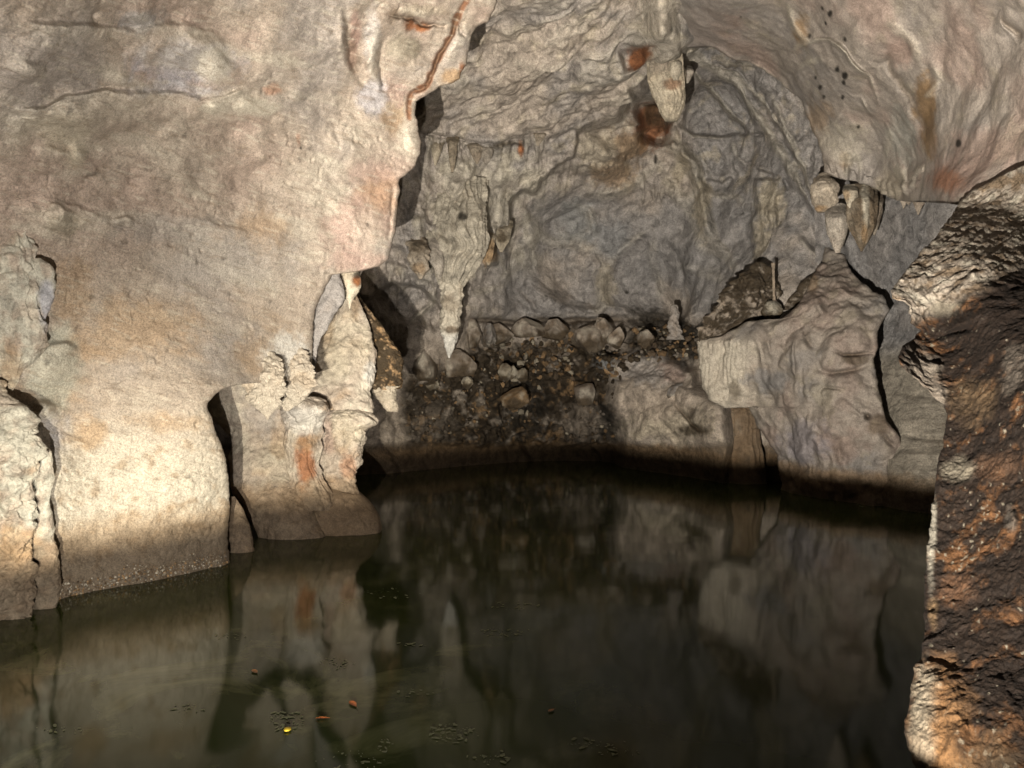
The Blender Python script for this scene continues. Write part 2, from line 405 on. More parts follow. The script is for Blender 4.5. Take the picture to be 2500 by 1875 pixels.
LW_STROKES = [
    # soft scalloped crests of the upper wall: full below the line, falling back sharply above it
    ([(0, 40), (130, 62), (210, 66), (285, 72), (330, 82), (400, 70), (450, 66), (520, 92), (575, 140)], 11, 52, 0.075),
    ([(0, 265), (110, 262), (170, 235), (260, 222), (340, 224), (420, 228), (480, 242), (560, 232), (650, 215)], 10, 56, 0.085),
    ([(60, 375), (85, 366), (115, 362), (165, 380), (190, 400)], 9, 34, 0.05), ([(100, 285), (125, 275), (170, 252), (215, 248)], 8, 40, 0.04),
    ([(215, 385), (255, 372), (320, 388), (400, 405), (520, 430)], 9, 40, 0.035), ([(300, 112), (340, 125), (420, 150), (520, 180)], 10, 40, 0.04),
    ([(440, 92), (500, 105), (540, 135), (565, 190)], 9, 40, 0.045), ([(0, 130), (80, 150), (130, 200)], 14, 50, 0.05),
    ([(70, 470), (160, 500), (260, 535), (330, 540)], 7, 30, 0.045), ([(350, 515), (420, 525), (520, 550), (640, 575)], 8, 40, 0.03),
    ([(560, 330), (600, 325), (680, 360)], 10, 60, 0.03),
    # folds and the vein near the overhang edge
    ([(837, 10), (837, 40), (841, 98), (859, 163), (881, 198)], 9, -0.09), ([(850, 60), (868, 130), (890, 185)], 14, -0.05), ([(828, 20), (829, 90), (846, 165)], 10, 0.05),
    ([(925, 40), (918, 100), (905, 150), (918, 190), (930, 230)], 14, 0.09), ([(938, 110), (930, 160), (938, 215), (955, 236)], 5, -0.06),
    ([(944, 36), (975, 42), (1010, 44), (1030, 58), (1060, 62), (1082, 66)], 5, -0.13), ([(950, 22), (1000, 28), (1040, 44), (1075, 50)], 20, 9, 0.08),
    ([(1138, 0), (1119, 43), (1105, 80), (1091, 104), (1065, 160), (1050, 195), (1035, 214), (1007, 230), (998, 256), (998, 285)], 5, -0.08),
    ([(1119, 43), (1128, 75), (1142, 96)], 4, -0.06), ([(1150, 20), (1135, 80), (1110, 130), (1090, 180)], 16, 0.06), ([(995, 300), (1005, 340), (1012, 370)], 10, 0.04),
    ([(955, 450), (957, 520), (948, 580)], 4, -0.05),
    # grey noses low on the wall
    ([(62, 900), (95, 870), (130, 846), (165, 840), (198, 868)], 7, 40, 0.075), ([(80, 995), (110, 985), (138, 1000)], 6, 26, 0.05),
    ([(95, 490), (140, 505), (180, 530)], 7, 34, 0.07), ([(268, 545), (300, 557), (335, 552)], 4, -0.035), ([(272, 538), (305, 526), (325, 542)], 5, 14, 0.05),
]
LW_BLOBS = [(345, 45, 60, 30, 0.05), (430, 130, 90, 40, 0.07), (520, 150, 40, 40, 0.06), (190, 300, 60, 45, 0.08), (260, 270, 70, 35, 0.05), (520, 258, 30, 14, 0.05),
            (610, 260, 45, 20, 0.06), (190, 375, 22, 30, 0.05), (640, 325, 20, 14, 0.03), (645, 390, 16, 14, 0.03), (400, 325, 25, 14, 0.03), (140, 545, 36, 26, 0.09),
            (130, 900, 60, 50, 0.08), (110, 1000, 30, 26, 0.05), (725, 230, 24, 24, 0.04), (975, 130, 34, 40, 0.05), (880, 330, 100, 60, 0.05), (900, 560, 60, 80, 0.07), (350, 930, 40, 25, 0.02)]
def fn_left(px, py, P):
    w = wob(P, 9, 0.35)
    w2 = fbm(P, 0.10, 3, off=12)*6; dd = strokes(px, py, LW_STROKES, (w[0]+w2, w[1]-w2))*(1.0+0.7*fbm(P, 0.5, 2, off=15))+blobs(px+w[0], py+w[1], LW_BLOBS)*1.4
    up = sstep(760, 420, py); low = sstep(900, 1150, py); edge = sstep(560, 900, px)
    big = fbm(P, 1.3, 3)*0.15*(0.25+up)
    # scallops, longer along the wall than across it
    u = px*0.96+py*0.28; v = py*0.96-px*0.28
    sc = perlin(u/150, v/62, P[1]*0.2)*0.045*up+perlin(u/60, v/26, P[1]*0.4+9)*0.010
    st = ridged((u/90, v/13, P[1]*0.3), 1.0, 3)*0.0035
    fine = fbm(P, 0.16, 4)*(0.004+0.012*edge+0.010*low)+fbm(P, 0.04, 3)*(0.003+0.004*low)
    pock = np.minimum(0, perlin(P[0]*26, P[1]*26, P[2]*26)+0.25)*0.02*low
    bw = billow((u/95, v/55, P[1]*0.4), 1.0, 3, 0.4, off=6)*0.030*up+billow(P, 0.30, 3, off=7)*0.010*(0.4+edge+low)
    pock = pock+np.minimum(0, 0.34-perlin(P[0]*15, P[1]*15, P[2]*15+4))*0.05*sstep(-0.1, 0.3, fbm(P, 0.6, 2, off=19))
    disp = big+sc+st+fine+pock+bw
    n1 = fbm(P, 1.1, 4, off=3); n2 = fbm((u/260, v/70, P[1]*0.3), 1.0, 4, off=8); n3 = fbm(P, 0.16, 3, off=5)
    c = np.ones(px.shape+(3,))*LIME
    c = mix(c, PINK, 0.55*sstep(-0.1, 0.35, n1)*sstep(820, 300, py)); c = mix(c, GREY, 0.55*sstep(0.02, 0.35, -n1))
    c = mix(c, PALE, 0.50*sstep(0.05, 0.4, n2)); c = mix(c, OCHRE, 0.35*sstep(0.12, 0.45, -n2)*sstep(500, 800, py))
    c = mix(c, PALE, 0.75*sstep(980, 1180, py+n1*80)); c = mix(c, OCHRE*0.7, 0.5*sstep(0.1, 0.38, n3)*low)
    c = tint(c, px, py, P, [
        (345, 50, 70, 34, SLATE*1.55, 0.8), (440, 150, 130, 55, (0.45, 0.44, 0.47), 0.75), (520, 160, 45, 50, PALE, 0.7), (420, 215, 120, 20, (0.48, 0.47, 0.48), 0.6),
        (520, 258, 36, 18, PALE, 0.8), (620, 262, 58, 26, PALE, 0.8), (160, 330, 60, 60, CREAM*0.85, 0.6), (188, 378, 26, 34, CREAM*0.7, 0.8), (150, 545, 45, 32, CREAM*0.62, 0.8),
        (120, 900, 80, 110, (0.46, 0.46, 0.38), 0.75), (110, 1080, 60, 70, (0.46, 0.46, 0.48), 0.6), (170, 700, 60, 90, OCHRE*0.8, 0.5), (330, 800, 170, 80, OCHRE, 0.45),
        (420, 1030, 120, 26, OCHRE, 0.4), (215, 1055, 45, 45, OCHRE, 0.6), (620, 860, 60, 50, OCHRE, 0.35), (640, 560, 60, 60, OCHRE*1.1, 0.4), (900, 500, 60, 70, (0.46, 0.30, 0.20), 0.6),
        (880, 560, 90, 80, PINK*1.05, 0.8), (930, 460, 45, 60, (0.42,0.25,0.15), 0.5), (905, 420, 60, 30, PINK, 0.6), (960, 275, 30, 55, OCHRE*0.75, 0.6), (960, 220, 36, 40, PINK, 0.8),
        (905, 90, 22, 90, (0.50, 0.47, 0.44), 0.7), (862, 100, 18, 90, (0.33, 0.20, 0.16), 0.7), (912, 240, 40, 45, (0.52, 0.50, 0.52), 0.7), (1012, 118, 20, 26, SOOT, 0.75), (985, 118, 40, 34, CREAM*0.7, 0.7),
        (1000, 60, 18, 20, RUST*0.5, 0.95), (1025, 68, 26, 14, RUST*1.4, 0.9), (960, 30, 20, 26, WETB, 0.7), (1035, 25, 60, 20, CREAM*0.8, 0.6), (1105, 190, 34, 20, OCHRE*1.1, 0.7), (1130, 170, 8, 16, RUST, 0.8),
        (1000, 330, 30, 60, PALE*0.95, 0.6), (860, 640, 80, 30, PINK, 0.7), (660, 215, 30, 16, RUST*1.2, 0.5), (700, 1000, 60, 60, PALE, 0.6), (700, 870, 60, 60, WHITE, 0.7), (738, 363, 4, 5, SOOT, 0.9), (733, 340, 6, 20, (0.4, 0.22, 0.14), 0.5),
        (400, 560, 160, 40, (0.40, 0.37, 0.33), 0.5), (560, 640, 200, 70, (0.45, 0.41, 0.36), 0.5)])
    d = seg_dist(px+w[0]*0.6, py+w[1]*0.6, [(1140, 0), (1119, 43), (1105, 80), (1091, 104), (1065, 160), (1050, 195), (1035, 214), (1007, 230), (998, 256), (998, 285)])
    c = mix(c, RUST*0.75, 0.85*sstep(12, 3, d+n3*10))
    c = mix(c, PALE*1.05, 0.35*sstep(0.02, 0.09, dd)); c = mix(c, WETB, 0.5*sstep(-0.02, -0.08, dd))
    spots = sstep(0.62, 0.78, perlin(P[0]*9, P[1]*9, P[2]*9))*0.55
    c = mix(c, SOOT*2, spots*0.8)
    for k_, (a_, b_) in enumerate(((90, 22), (45, 60), (140, 30))):
        hl = np.abs(perlin((u+w[0]*2)/a_, (v+w[1]*2)/b_, P[1]*0.5+k_*7))
        c = mix(c, WETB, 0.42*sstep(0.035, 0.0, hl)*sstep(0.05, 0.4, fbm(P, 0.7, 2, off=40+k_)))
    c = mix(c, PALE*1.08, 0.35*sstep(0.25, 0.6, perlin(u/34, v/7, P[1]))); c = mix(c, WETB*1.6, 0.30*sstep(0.25, 0.6, perlin(u/30, v/6, P[1]+9)))
    c = waterline_band(c, P, 0.50)
    return disp, c, dd
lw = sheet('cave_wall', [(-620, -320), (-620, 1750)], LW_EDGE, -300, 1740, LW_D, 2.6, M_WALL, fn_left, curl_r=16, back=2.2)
tag(lw, 'huge smooth pinkish-beige overhanging limestone wall left of the chamber', None, 'structure')

# ------------------------------------------------------------------ far wall with the vault above it
FW_D = [(300, 1200, 11.5), (300, 600, 11.5), (300, 0, 10), (600, 900, 12.3), (860, 1160, 13.3), (1000, 1150, 13.9), (1200, 1132, 15.2), (1450, 1126, 15.7), (1700, 1165, 13.6), (1850, 1190, 12.6), (2300, 1200, 14),
        (860, 1290, 13.3), (1200, 1290, 15.2), (1500, 1290, 15.7), (1850, 1290, 12.6), (1000, 950, 13.9), (1200, 960, 15.0), (1450, 960, 15.1), (1640, 950, 14.2),
        (1000, 800, 13.2), (1250, 810, 15.4), (1450, 770, 16.0), (1650, 760, 16.0), (1350, 620, 16.0), (1550, 650, 16.2), (1720, 600, 14.8), (1880, 600, 13.1), (1850, 720, 12.9), (1960, 700, 12.3), (1780, 760, 13.6),
        (2020, 600, 12.6), (2300, 700, 15.0), (1100, 600, 13.6), (960, 500, 12.9), (1000, 300, 12.8), (1200, 420, 13.9), (1400, 450, 15.0), (1500, 350, 14.4),
        (1200, 220, 12.6), (1400, 180, 12.5), (1050, 180, 12.0), (1250, 0, 10.6), (1100, 0, 10.3), (1550, 60, 11.6), (1600, 0, 10.9), (1620, 130, 12.3),
        (1750, 350, 15.0), (1850, 420, 14.0), (1930, 520, 12.9), (1720, 200, 13.9), (1860, 240, 13.4), (2000, 400, 12.4), (2000, 150, 12.0), (1800, 0, 11.0),
        (900, -250, 8.6), (1300, -250, 8.6), (1700, -250, 8.8), (2300, 0, 11), (2300, 400, 13)]
FW_PLAT = [
    ([(300, 250), (1030, 250), (1160, 250), (1300, 250), (1420, 300), (1400, 380), (1345, 410), (1322, 440), (1302, 470), (1276, 464), (1252, 497), (1248, 560), (1240, 600), (1226, 612), (1210, 575), (1204, 640),
      (1190, 644), (1172, 600), (1130, 690), (1085, 770), (1030, 700), (960, 690), (900, 730), (300, 720)], 0.62, 7),
    ([(300, -400), (1820, -400), (1780, 90), (1680, 112), (1588, 190), (1560, 235), (1500, 292), (1440, 318), (1400, 332), (1330, 345), (1300, 333), (1215, 350), (1150, 352), (1100, 345), (1050, 334), (980, 330), (300, 335)], 0.85, 12),
    ([(1668, 150), (1700, 179), (1733, 222), (1765, 258), (1793, 290), (1828, 328), (1852, 323), (1900, 345), (1960, 420), (1985, 500), (2060, 540), (2060, 380), (2010, 250), (1920, 120), (1700, 80)], 0.32, 6),
    ([(1722, 438), (1760, 441), (1793, 418), (1852, 410), (1900, 430), (1960, 480), (2010, 560), (2060, 560), (1985, 400), (1900, 330), (1828, 328), (1744, 336), (1695, 334), (1649, 298), (1660, 380), (1700, 410)], 0.20, 7),
    ([(1852, 440), (1905, 436), (1917, 470), (1895, 480), (1900, 530), (1890, 553), (1880, 620), (1850, 640), (1832, 600), (1838, 520), (1850, 500)], 0.22, 6),
    ([(1370, 345), (1440, 320), (1490, 355), (1530, 395), (1470, 430), (1440, 410), (1420, 440), (1395, 400), (1350, 400)], 0.22, 12),
    ([(1540, 215), (1560, 260), (1556, 330), (1600, 350), (1625, 345), (1628, 280), (1600, 235)], -0.75, 14),
    ([(1515, 118), (1570, 112), (1574, 146), (1520, 154)], -0.30, 8),
    ([(900, 600), (980, 610), (1010, 660), (1060, 690), (1100, 720), (1060, 800), (1000, 790), (930, 760), (900, 720)], -0.35, 14),
    ([(1502, 930), (1560, 900), (1640, 905), (1700, 945), (1780, 985), (1796, 1080), (1780, 1250), (1500, 1250), (1512, 1050), (1490, 1000)], 0.85, 22),
    ([(1455, 882), (1470, 868), (1560, 862), (1640, 880), (1694, 900), (1700, 950), (1640, 960), (1570, 955), (1500, 925), (1465, 905)], 0.75, 12),
    ([(1400, 940), (1445, 935), (1450, 1000), (1440, 1075), (1400, 1080), (1410, 1000)], 0.25, 10),
]
FW_CURT = [([(1030, 336), (1100, 348), (1160, 352), (1215, 350), (1300, 336), (1345, 345)], 6, 62, 22, 0.22, 2.0), ([(1225, 500), (1262, 470), (1290, 440), (1350, 408), (1420, 395), (1500, 400)], 5, 46, 20, 0.20, 5.3),
           ([(1035, 545), (1090, 560), (1180, 560), (1250, 545)], 20, 110, 26, 0.24, 9.1), ([(1560, 455), (1600, 462), (1650, 462)], 10, 60, 14, 0.14, 3.3), ([(1730, 440), (1790, 425), (1860, 412), (1920, 440)], 4, 36, 26, 0.12, 7.7),
           ([(940, 640), (1000, 660), (1060, 690)], 10, 80, 20, 0.2, 1.1), ([(1290, 700), (1340, 735), (1400, 760), (1500, 752)], 3, 26, 30, 0.12, 4.1), ([(1830, 520), (1860, 505), (1900, 530)], 20, 90, 16, 0.14, 8.2)]
FW_STROKES = [
    ([(1590, -80), (1608, 40), (1622, 110), (1628, 185)], 44, 0.32), ([(1540, 90), (1590, 120), (1625, 150)], 20, 0.25), ([(1690, 130), (1660, 140), (1640, 165)], 18, 0.25), ([(1120, 420), (1125, 470), (1125, 520)], 34, 0.30), ([(1190, 480), (1190, 560)], 16, 0.15), ([(1226, 500), (1224, 560)], 14, 0.15), ([(1022, 520), (1022, 590)], 18, 0.18),
    ([(1600, 330), (1640, 350), (1690, 400), (1712, 470), (1722, 540), (1742, 590), (1790, 645)], 15, 0.51), ([(1668, 152), (1700, 179), (1733, 222), (1765, 258), (1793, 290), (1828, 328)], 6, 0.21), ([(1665, 120), (1740, 160), (1800, 210), (1850, 290), (1905, 380), (1960, 470)], 11, 0.19),
    ([(1700, 130), (1780, 170), (1850, 230), (1910, 320), (1965, 430), (2010, 520)], 7, 0.16), ([(1649, 298), (1695, 334), (1744, 337), (1790, 333)], 5, 0.16), ([(1600, 400), (1560, 440), (1500, 470), (1430, 480)], 16, 0.22), ([(1605, 400), (1640, 450), (1700, 540), (1740, 640)], 18, 0.19),
    ([(1600, 560), (1590, 620), (1610, 700), (1600, 760)], 14, 0.16), ([(1300, 560), (1350, 590), (1420, 600), (1480, 620)], 14, 0.19), ([(1270, 500), (1300, 550), (1290, 620), (1240, 670)], 16, 0.26), ([(1380, 500), (1440, 520), (1450, 570), (1400, 590), (1360, 560)], 13, 0.22), ([(1640, 640), (1720, 660), (1780, 690)], 16, 0.19),
    ([(1660, 480), (1720, 470), (1800, 480), (1840, 520)], 12, 0.16), ([(1490, 640), (1530, 600), (1560, 575), (1590, 560)], 8, 0.16), ([(1490, 640), (1465, 700), (1470, 740), (1440, 780)], 14, 0.26),
    ([(1455, 615), (1475, 650), (1510, 645)], 5, 0.11), ([(1569, 480), (1560, 525), (1540, 548), (1508, 562)], 5, 0.08),
    ([(1124, 776), (1184, 784), (1252, 790), (1330, 783), (1400, 790), (1470, 785), (1540, 790)], 9, -0.30), ([(1225, 880), (1218, 980), (1225, 1060), (1233, 1120), (1242, 1140)], 3, -0.18),
    ([(1265, 1070), (1290, 1110), (1305, 1135)], 4, -0.15), ([(1440, 1090), (1460, 1110), (1465, 1140)], 4, -0.14), ([(955, 1125), (978, 1150)], 3, -0.10),
    ([(1640, 975), (1655, 995), (1680, 1020), (1695, 1040), (1710, 1050), (1740, 1060)], 5, -0.20), ([(1640, 975), (1637, 930), (1660, 915)], 4, -0.10),
    ([(1050, 330), (1052, 360), (1045, 400)], 8, 0.16), ([(1160, 405), (1100, 520), (1070, 560)], 5, 0.08), ([(1090, 440), (1050, 520), (1040, 600)], 6, -0.08),
    ([(1130, 400), (1180, 480), (1175, 540)], 10, 0.11), ([(1252, 440), (1250, 500), (1236, 560), (1210, 600)], 7, 0.16), ([(1225, 510), (1215, 550), (1190, 600)], 8, 0.13),
    ([(1200, 680), (1250, 660), (1270, 610), (1300, 590)], 10, 0.19), ([(1150, 730), (1200, 705), (1245, 690)], 10, 0.16), ([(1265, 690), (1285, 720), (1305, 740), (1310, 770)], 6, -0.12), ([(1010, 660), (1000, 720), (985, 760)], 7, -0.12), ([(1060, 690), (1050, 740), (1000, 800)], 8, 0.19),
    ([(1780, 330), (1800, 380), (1830, 410)], 6, 0.10), ([(1700, 340), (1720, 400), (1740, 435)], 6, 0.08), ([(1870, 200), (1900, 260), (1930, 330), (1960, 400)], 8, 0.13), ([(1940, 560), (1980, 620), (2000, 650)], 8, 0.13),
    ([(1865, 640), (1865, 590), (1855, 530)], 4, 0.10), ([(1900, 400), (1940, 440), (1990, 520)], 6, 0.10),
]
FW_BLOBS = [(1628, 105, 60, 50, 0.55), (1600, 60, 50, 60, 0.25), (1040, 870, 30, 55, 0.18), (1250, 700, 50, 35, 0.15), (1330, 745, 60, 25, 0.12), (1190, 740, 40, 25, 0.12), (1665, 950, 26, 26, 0.18), (1620, 1010, 60, 40, 0.14), (1740, 1040, 40, 50, 0.16), (1560, 1040, 45, 36, 0.15), (1470, 745, 60, 40, -0.1)]
def fn_far(px, py, P):
    w = wob(P, 11, 0.9)
    rec0 = sstep(1120, 1260, px)*sstep(420, 520, py)*sstep(760, 720, py)
    dd = plateaus(px, py, FW_PLAT, w)+strokes(px, py, FW_STROKES, w)*(1-0.35*rec0)*(1+0.6*fbm(P, 0.6, 2, off=51))+curtains(px+w[0]*0.5, py+w[1]*0.5, FW_CURT)+blobs(px+w[0], py+w[1], FW_BLOBS)
    mud = sstep(0, 1, np.clip(sstep(815, 880, py+w[1]*2-50*sstep(1180, 1060, px))*sstep(960, 1010, px+w[0]*3)*sstep(1520, 1480, px+w[0]*3), 0, 1))
    mud = np.maximum(mud, 0.9*sstep(1.15, 0.7, np.sqrt(((px-1620)/110)**2+((py-830)/55)**2)+fbm(P, 0.4, 3)*0.4))
    smooth_base = sstep(1075, 1095, py+w[1]*0.6)
    ceil_ = sstep(360, 310, py-0.06*(px-1250))*sstep(1680, 1600, px)
    rec = sstep(1120, 1260, px)*sstep(420, 520, py)*sstep(800, 760, py)
    u = px*0.90-py*0.43; v = py*0.90+px*0.43      # swirls climb to the upper right in the vault
    am = 0.25+0.75*sstep(-0.15, 0.35, fbm(P, 1.7, 2, off=77))
    wv = fbm(P, 0.8, 2, off=2)*40
    sw = billow(((u+wv)/170, (v+wv)/58, P[1]*0.25), 1.0, 3, 0.45)*0.22*ceil_+ridged((u/60, (v+wv)/18, P[1]*0.3), 1.0, 2)*0.014*ceil_*am
    vert = ridged((px/26+wv*0.02, py/120, P[1]*0.1), 1.0, 3)*0.085*(1-ceil_)*(1-rec*0.85)*(1-mud)*sstep(860, 780, py)
    pw_ = (P[0]+fbm(P, 1.0, 2, off=21)*0.5, P[1], P[2]+fbm(P, 1.0, 2, off=25)*0.5)
    big = fbm(P, 1.6, 2)*0.34+billow(pw_, 1.3, 2, 0.4)*0.20*(1-mud)
    mid = (fbm(P, 0.5, 4)*0.07+billow(pw_, 0.40, 3, off=5)*0.07)*(1-0.75*rec)*am
    lam = ridged((px/70, py/7.5, P[1]*0.3+w[0]*0.03), 1.0, 3)*0.05*mud*(1-smooth_base)
    rough = (ridged(P, 0.32, 4)*0.20+np.maximum(0, perlin(P[0]*4.5, P[1]*4.5, P[2]*5.5))*0.28)*mud*(1-smooth_base)
    disp = big*(1-0.6*smooth_base)+mid*(1-0.7*smooth_base)+sw+vert+lam+rough+fbm(P, 0.10, 4)*0.028*am*(1-0.7*rec)
    n1 = fbm(P, 1.2, 4, off=13); n2 = fbm(P, 0.35, 4, off=17); n3 = ridged(P, 0.3, 3, off=3)
    c = np.ones(px.shape+(3,))*(GREY*0.6+LIME*0.4)
    c = mix(c, LIME*1.1, 0.45*ceil_); c = mix(c, SLATE, 0.75*rec); c = mix(c, SLATE*1.08, 0.7*sstep(1655, 1720, px)*sstep(620, 540, py)); c = mix(c, SLATE*1.1, 0.5*sstep(0.0, 0.3, n1)); c = mix(c, LIME, 0.5*sstep(0.05, 0.4, -n1)); c = mix(c, CREAM*0.85, 0.5*sstep(0.1, 0.4, n2)*(1-rec))
    c = mix(c, PALE, 0.25*sstep(0.02, 0.10, sw))
    c = mix(c, PALE*0.95, 0.45*sstep(1010, 1060, px)*sstep(1350, 1290, px+w[0])*sstep(345, 375, py)*sstep(700, 620, py)*sstep(-0.3, 0.2, n2))
    stk = strokes(px, py, FW_STROKES, w)+curtains(px+w[0]*0.5, py+w[1]*0.5, FW_CURT)*0.6
    c = mix(c, PALE*0.85, 0.45*sstep(0.03, 0.16, stk)*(1-mud)*(1-0.4*rec))
    c = mix(c, LIME*0.9, 0.7*sstep(760, 860, py)); c = mix(c, MUD*0.75, 0.96*mud*sstep(0.50, 0.12, n2*0.9+n3*0.30-0.05)); c = mix(c, OCHRE*0.72, 0.8*mud*sstep(0.18, 0.42, fbm(P, 0.13, 3, off=33)+fbm(P, 0.6, 2, off=35)*0.5)); c = mix(c, WETB*0.9, 0.85*smooth_base)
    c = tint(c, px, py, P, [
        (1560, 132, 34, 22, RUST*0.8, 0.95), (1590, 305, 45, 60, RUST*0.9, 0.9), (1600, 280, 30, 40, MUD, 0.8), (1530, 350, 60, 45, OCHRE*0.7, 0.7), (1500, 420, 60, 40, OCHRE*0.75, 0.6), (1450, 360, 60, 50, CREAM*0.75, 0.6),
        (1268, 358, 8, 18, RUST*1.6, 0.9), (1240, 345, 50, 8, MUD, 0.7), (1660, 410, 24, 40, CREAM*0.8, 0.8), (1715, 500, 22, 80, CREAM*0.85, 0.7), (1290, 430, 50, 30, PALE, 0.6), (1200, 470, 60, 80, PALE*0.85, 0.5),
        (1190, 610, 24, 36, OCHRE*1.1, 0.85), (1225, 580, 18, 30, MUD*2, 0.8), (1128, 530, 14, 14, SOOT, 0.9), (1110, 520, 24, 30, OCHRE*0.7, 0.6), (1410, 540, 50, 60, (0.25, 0.26, 0.255), 0.5), (1480, 580, 60, 50, (0.25, 0.26, 0.265), 0.5),
        (1880, 500, 36, 70, CREAM*0.85, 0.8), (1858, 590, 26, 50, CREAM*0.8, 0.7), (1480, 700, 30, 60, CREAM*0.7, 0.6), (1600, 390, 4, 14, SOOT, 0.9), (1529, 714, 6, 6, SOOT, 0.9), (1650, 650, 140, 50, SLATE*0.9, 0.6),  # the last slate patch broadly darkens the recess wall
        (1590, 800, 70, 60, SOOT*2, 0.85), (1680, 830, 50, 60, SOOT, 0.95), (1390, 830, 70, 40, MUD, 0.8), (1280, 990, 70, 80, SOOT, 0.75), (1480, 1040, 40, 70, SOOT, 0.9), (1420, 1040, 60, 60, LIME*0.75, 0.6), (1050, 1030, 60, 60, LIME*0.55, 0.5),
        (1640, 1040, 120, 50, CREAM*0.75, 0.7), (1600, 990, 80, 40, LIME, 0.7), (1580, 905, 90, 40, GREY*1.05, 0.8), (1475, 895, 26, 24, (0.45, 0.46, 0.46), 0.8), (1640, 910, 30, 30, PINK*0.8, 0.6), (1700, 1050, 45, 16, MUD, 0.8), (1690, 1010, 14, 14, MUD, 0.7)])
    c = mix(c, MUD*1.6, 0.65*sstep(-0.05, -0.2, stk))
    c = c*(1.26-0.26*mud)[..., None]
    c = waterline_band(c, P, 0.36)
    return disp, c, dd
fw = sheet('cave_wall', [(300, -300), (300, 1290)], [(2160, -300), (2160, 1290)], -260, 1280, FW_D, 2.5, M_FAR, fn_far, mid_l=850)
tag(fw, 'grey-beige far chamber wall with swirled vault, recess and dark muddy foot', None, 'structure')

# ------------------------------------------------------------------ pale side passage wall, seen past the rock mass
PW_D = [(1990, 450, 12.15), (2150, 600, 11.15), (2300, 500, 9.75), (2420, 500, 9.30), (2150, 800, 11.35), (2250, 1000, 10.05), (2340, 1000, 9.70), (2200, 1190, 9.65), (2340, 1190, 9.30), (2450, 1300, 8.70), (1990, 1300, 11.55), (1990, 800, 12.35), (2250, 420, 10.35)]
def fn_pass(px, py, P):
    w = wob(P, 8, 0.6)
    u = px*0.8-py*0.6; v = py*0.8+px*0.6
    lo = sstep(820, 900, py)
    dd = strokes(px, py, [([(2080, 520), (2140, 600), (2230, 610), (2300, 570)], 22, 0.06), ([(2060, 560), (2080, 640), (2120, 700)], 10, 0.08), ([(2200, 962), (2260, 970), (2330, 975)], 5, -0.05), ([(2205, 1060), (2260, 1068), (2330, 1072)], 5, -0.06), ([(2200, 1105), (2330, 1110)], 10, 0.04)], w)
    disp = fbm(P, 1.0, 4)*0.10+ridged((u/160, v/50, P[1]*0.2), 1.0, 2)*0.03*(1-lo)+ridged((px/180, py/22, P[1]*0.2), 1.0, 3)*0.022*lo+fbm(P, 0.1, 3)*0.012
    n1 = fbm(P, 0.9, 4, off=23)
    c = np.ones(px.shape+(3,))*(SLATE*1.05); c = mix(c, GREY, 0.6*sstep(-0.1, 0.3, n1)); c = mix(c, CREAM*0.62, 0.7*lo)
    c = mix(c, OCHRE*0.55, 0.3*sstep(0.1, 0.4, -n1)*lo)
    return disp, waterline_band(c, P, 0.36), dd
pw = sheet('cave_wall', [(1990, 380), (1990, 1320)], [(2470, 380), (2470, 1320)], 400, 1310, PW_D, 3.4, M_FAR, fn_pass)
tag(pw, 'smooth grey passage wall behind the rock mass and the dark outcrop', None, 'structure')

# ------------------------------------------------------------------ low vault at the upper right with its drip-edged lip
CE_EDGE = [(1560, -320), (1560, 60), (1640, 100), (1673, 108), (1738, 117), (1793, 140), (1825, 149), (1879, 180), (1923, 220), (1955, 246), (1971, 277), (1985, 304), (2001, 339), (2011, 380),
           (2014, 420), (2035, 432), (2063, 439), (2090, 442), (2117, 450), (2144, 463), (2171, 481), (2192, 490), (2250, 494), (2305, 496), (2345, 501), (2365, 520), (2420, 560), (2500, 620), (2700, 740)]
CE_D = [(1560, -250, 8.2), (1560, 0, 10.7), (1600, 90, 11.7), (1650, 0, 9.9), (1700, 108, 11.0), (1720, 40, 9.8), (1800, 0, 9.1), (1800, 140, 10.9), (1900, 200, 10.8), (1985, 300, 10.6), (2012, 420, 10.4), (2100, 438, 10.2), (2200, 492, 9.4), (2270, 495, 7.9), (2340, 497, 6.35), (2000, 0, 8.2), (2000, 200, 9.4),
        (2200, 0, 7.1), (2200, 250, 8.4), (2500, 0, 5.7), (2500, 250, 6.0), (2500, 400, 5.75), (2440, 440, 6.0), (2400, 450, 6.15), (2620, 320, 5.2), (2900, 0, 4.2), (2900, 400, 4.8), (2000, -250, 6.4), (2500, -250, 4.5), (2900, -250, 3.4), (2450, 600, 6.3), (2900, 700, 4.6), (4600, -250, 2.0), (4600, 200, 2.3), (4600, 700, 2.6)]
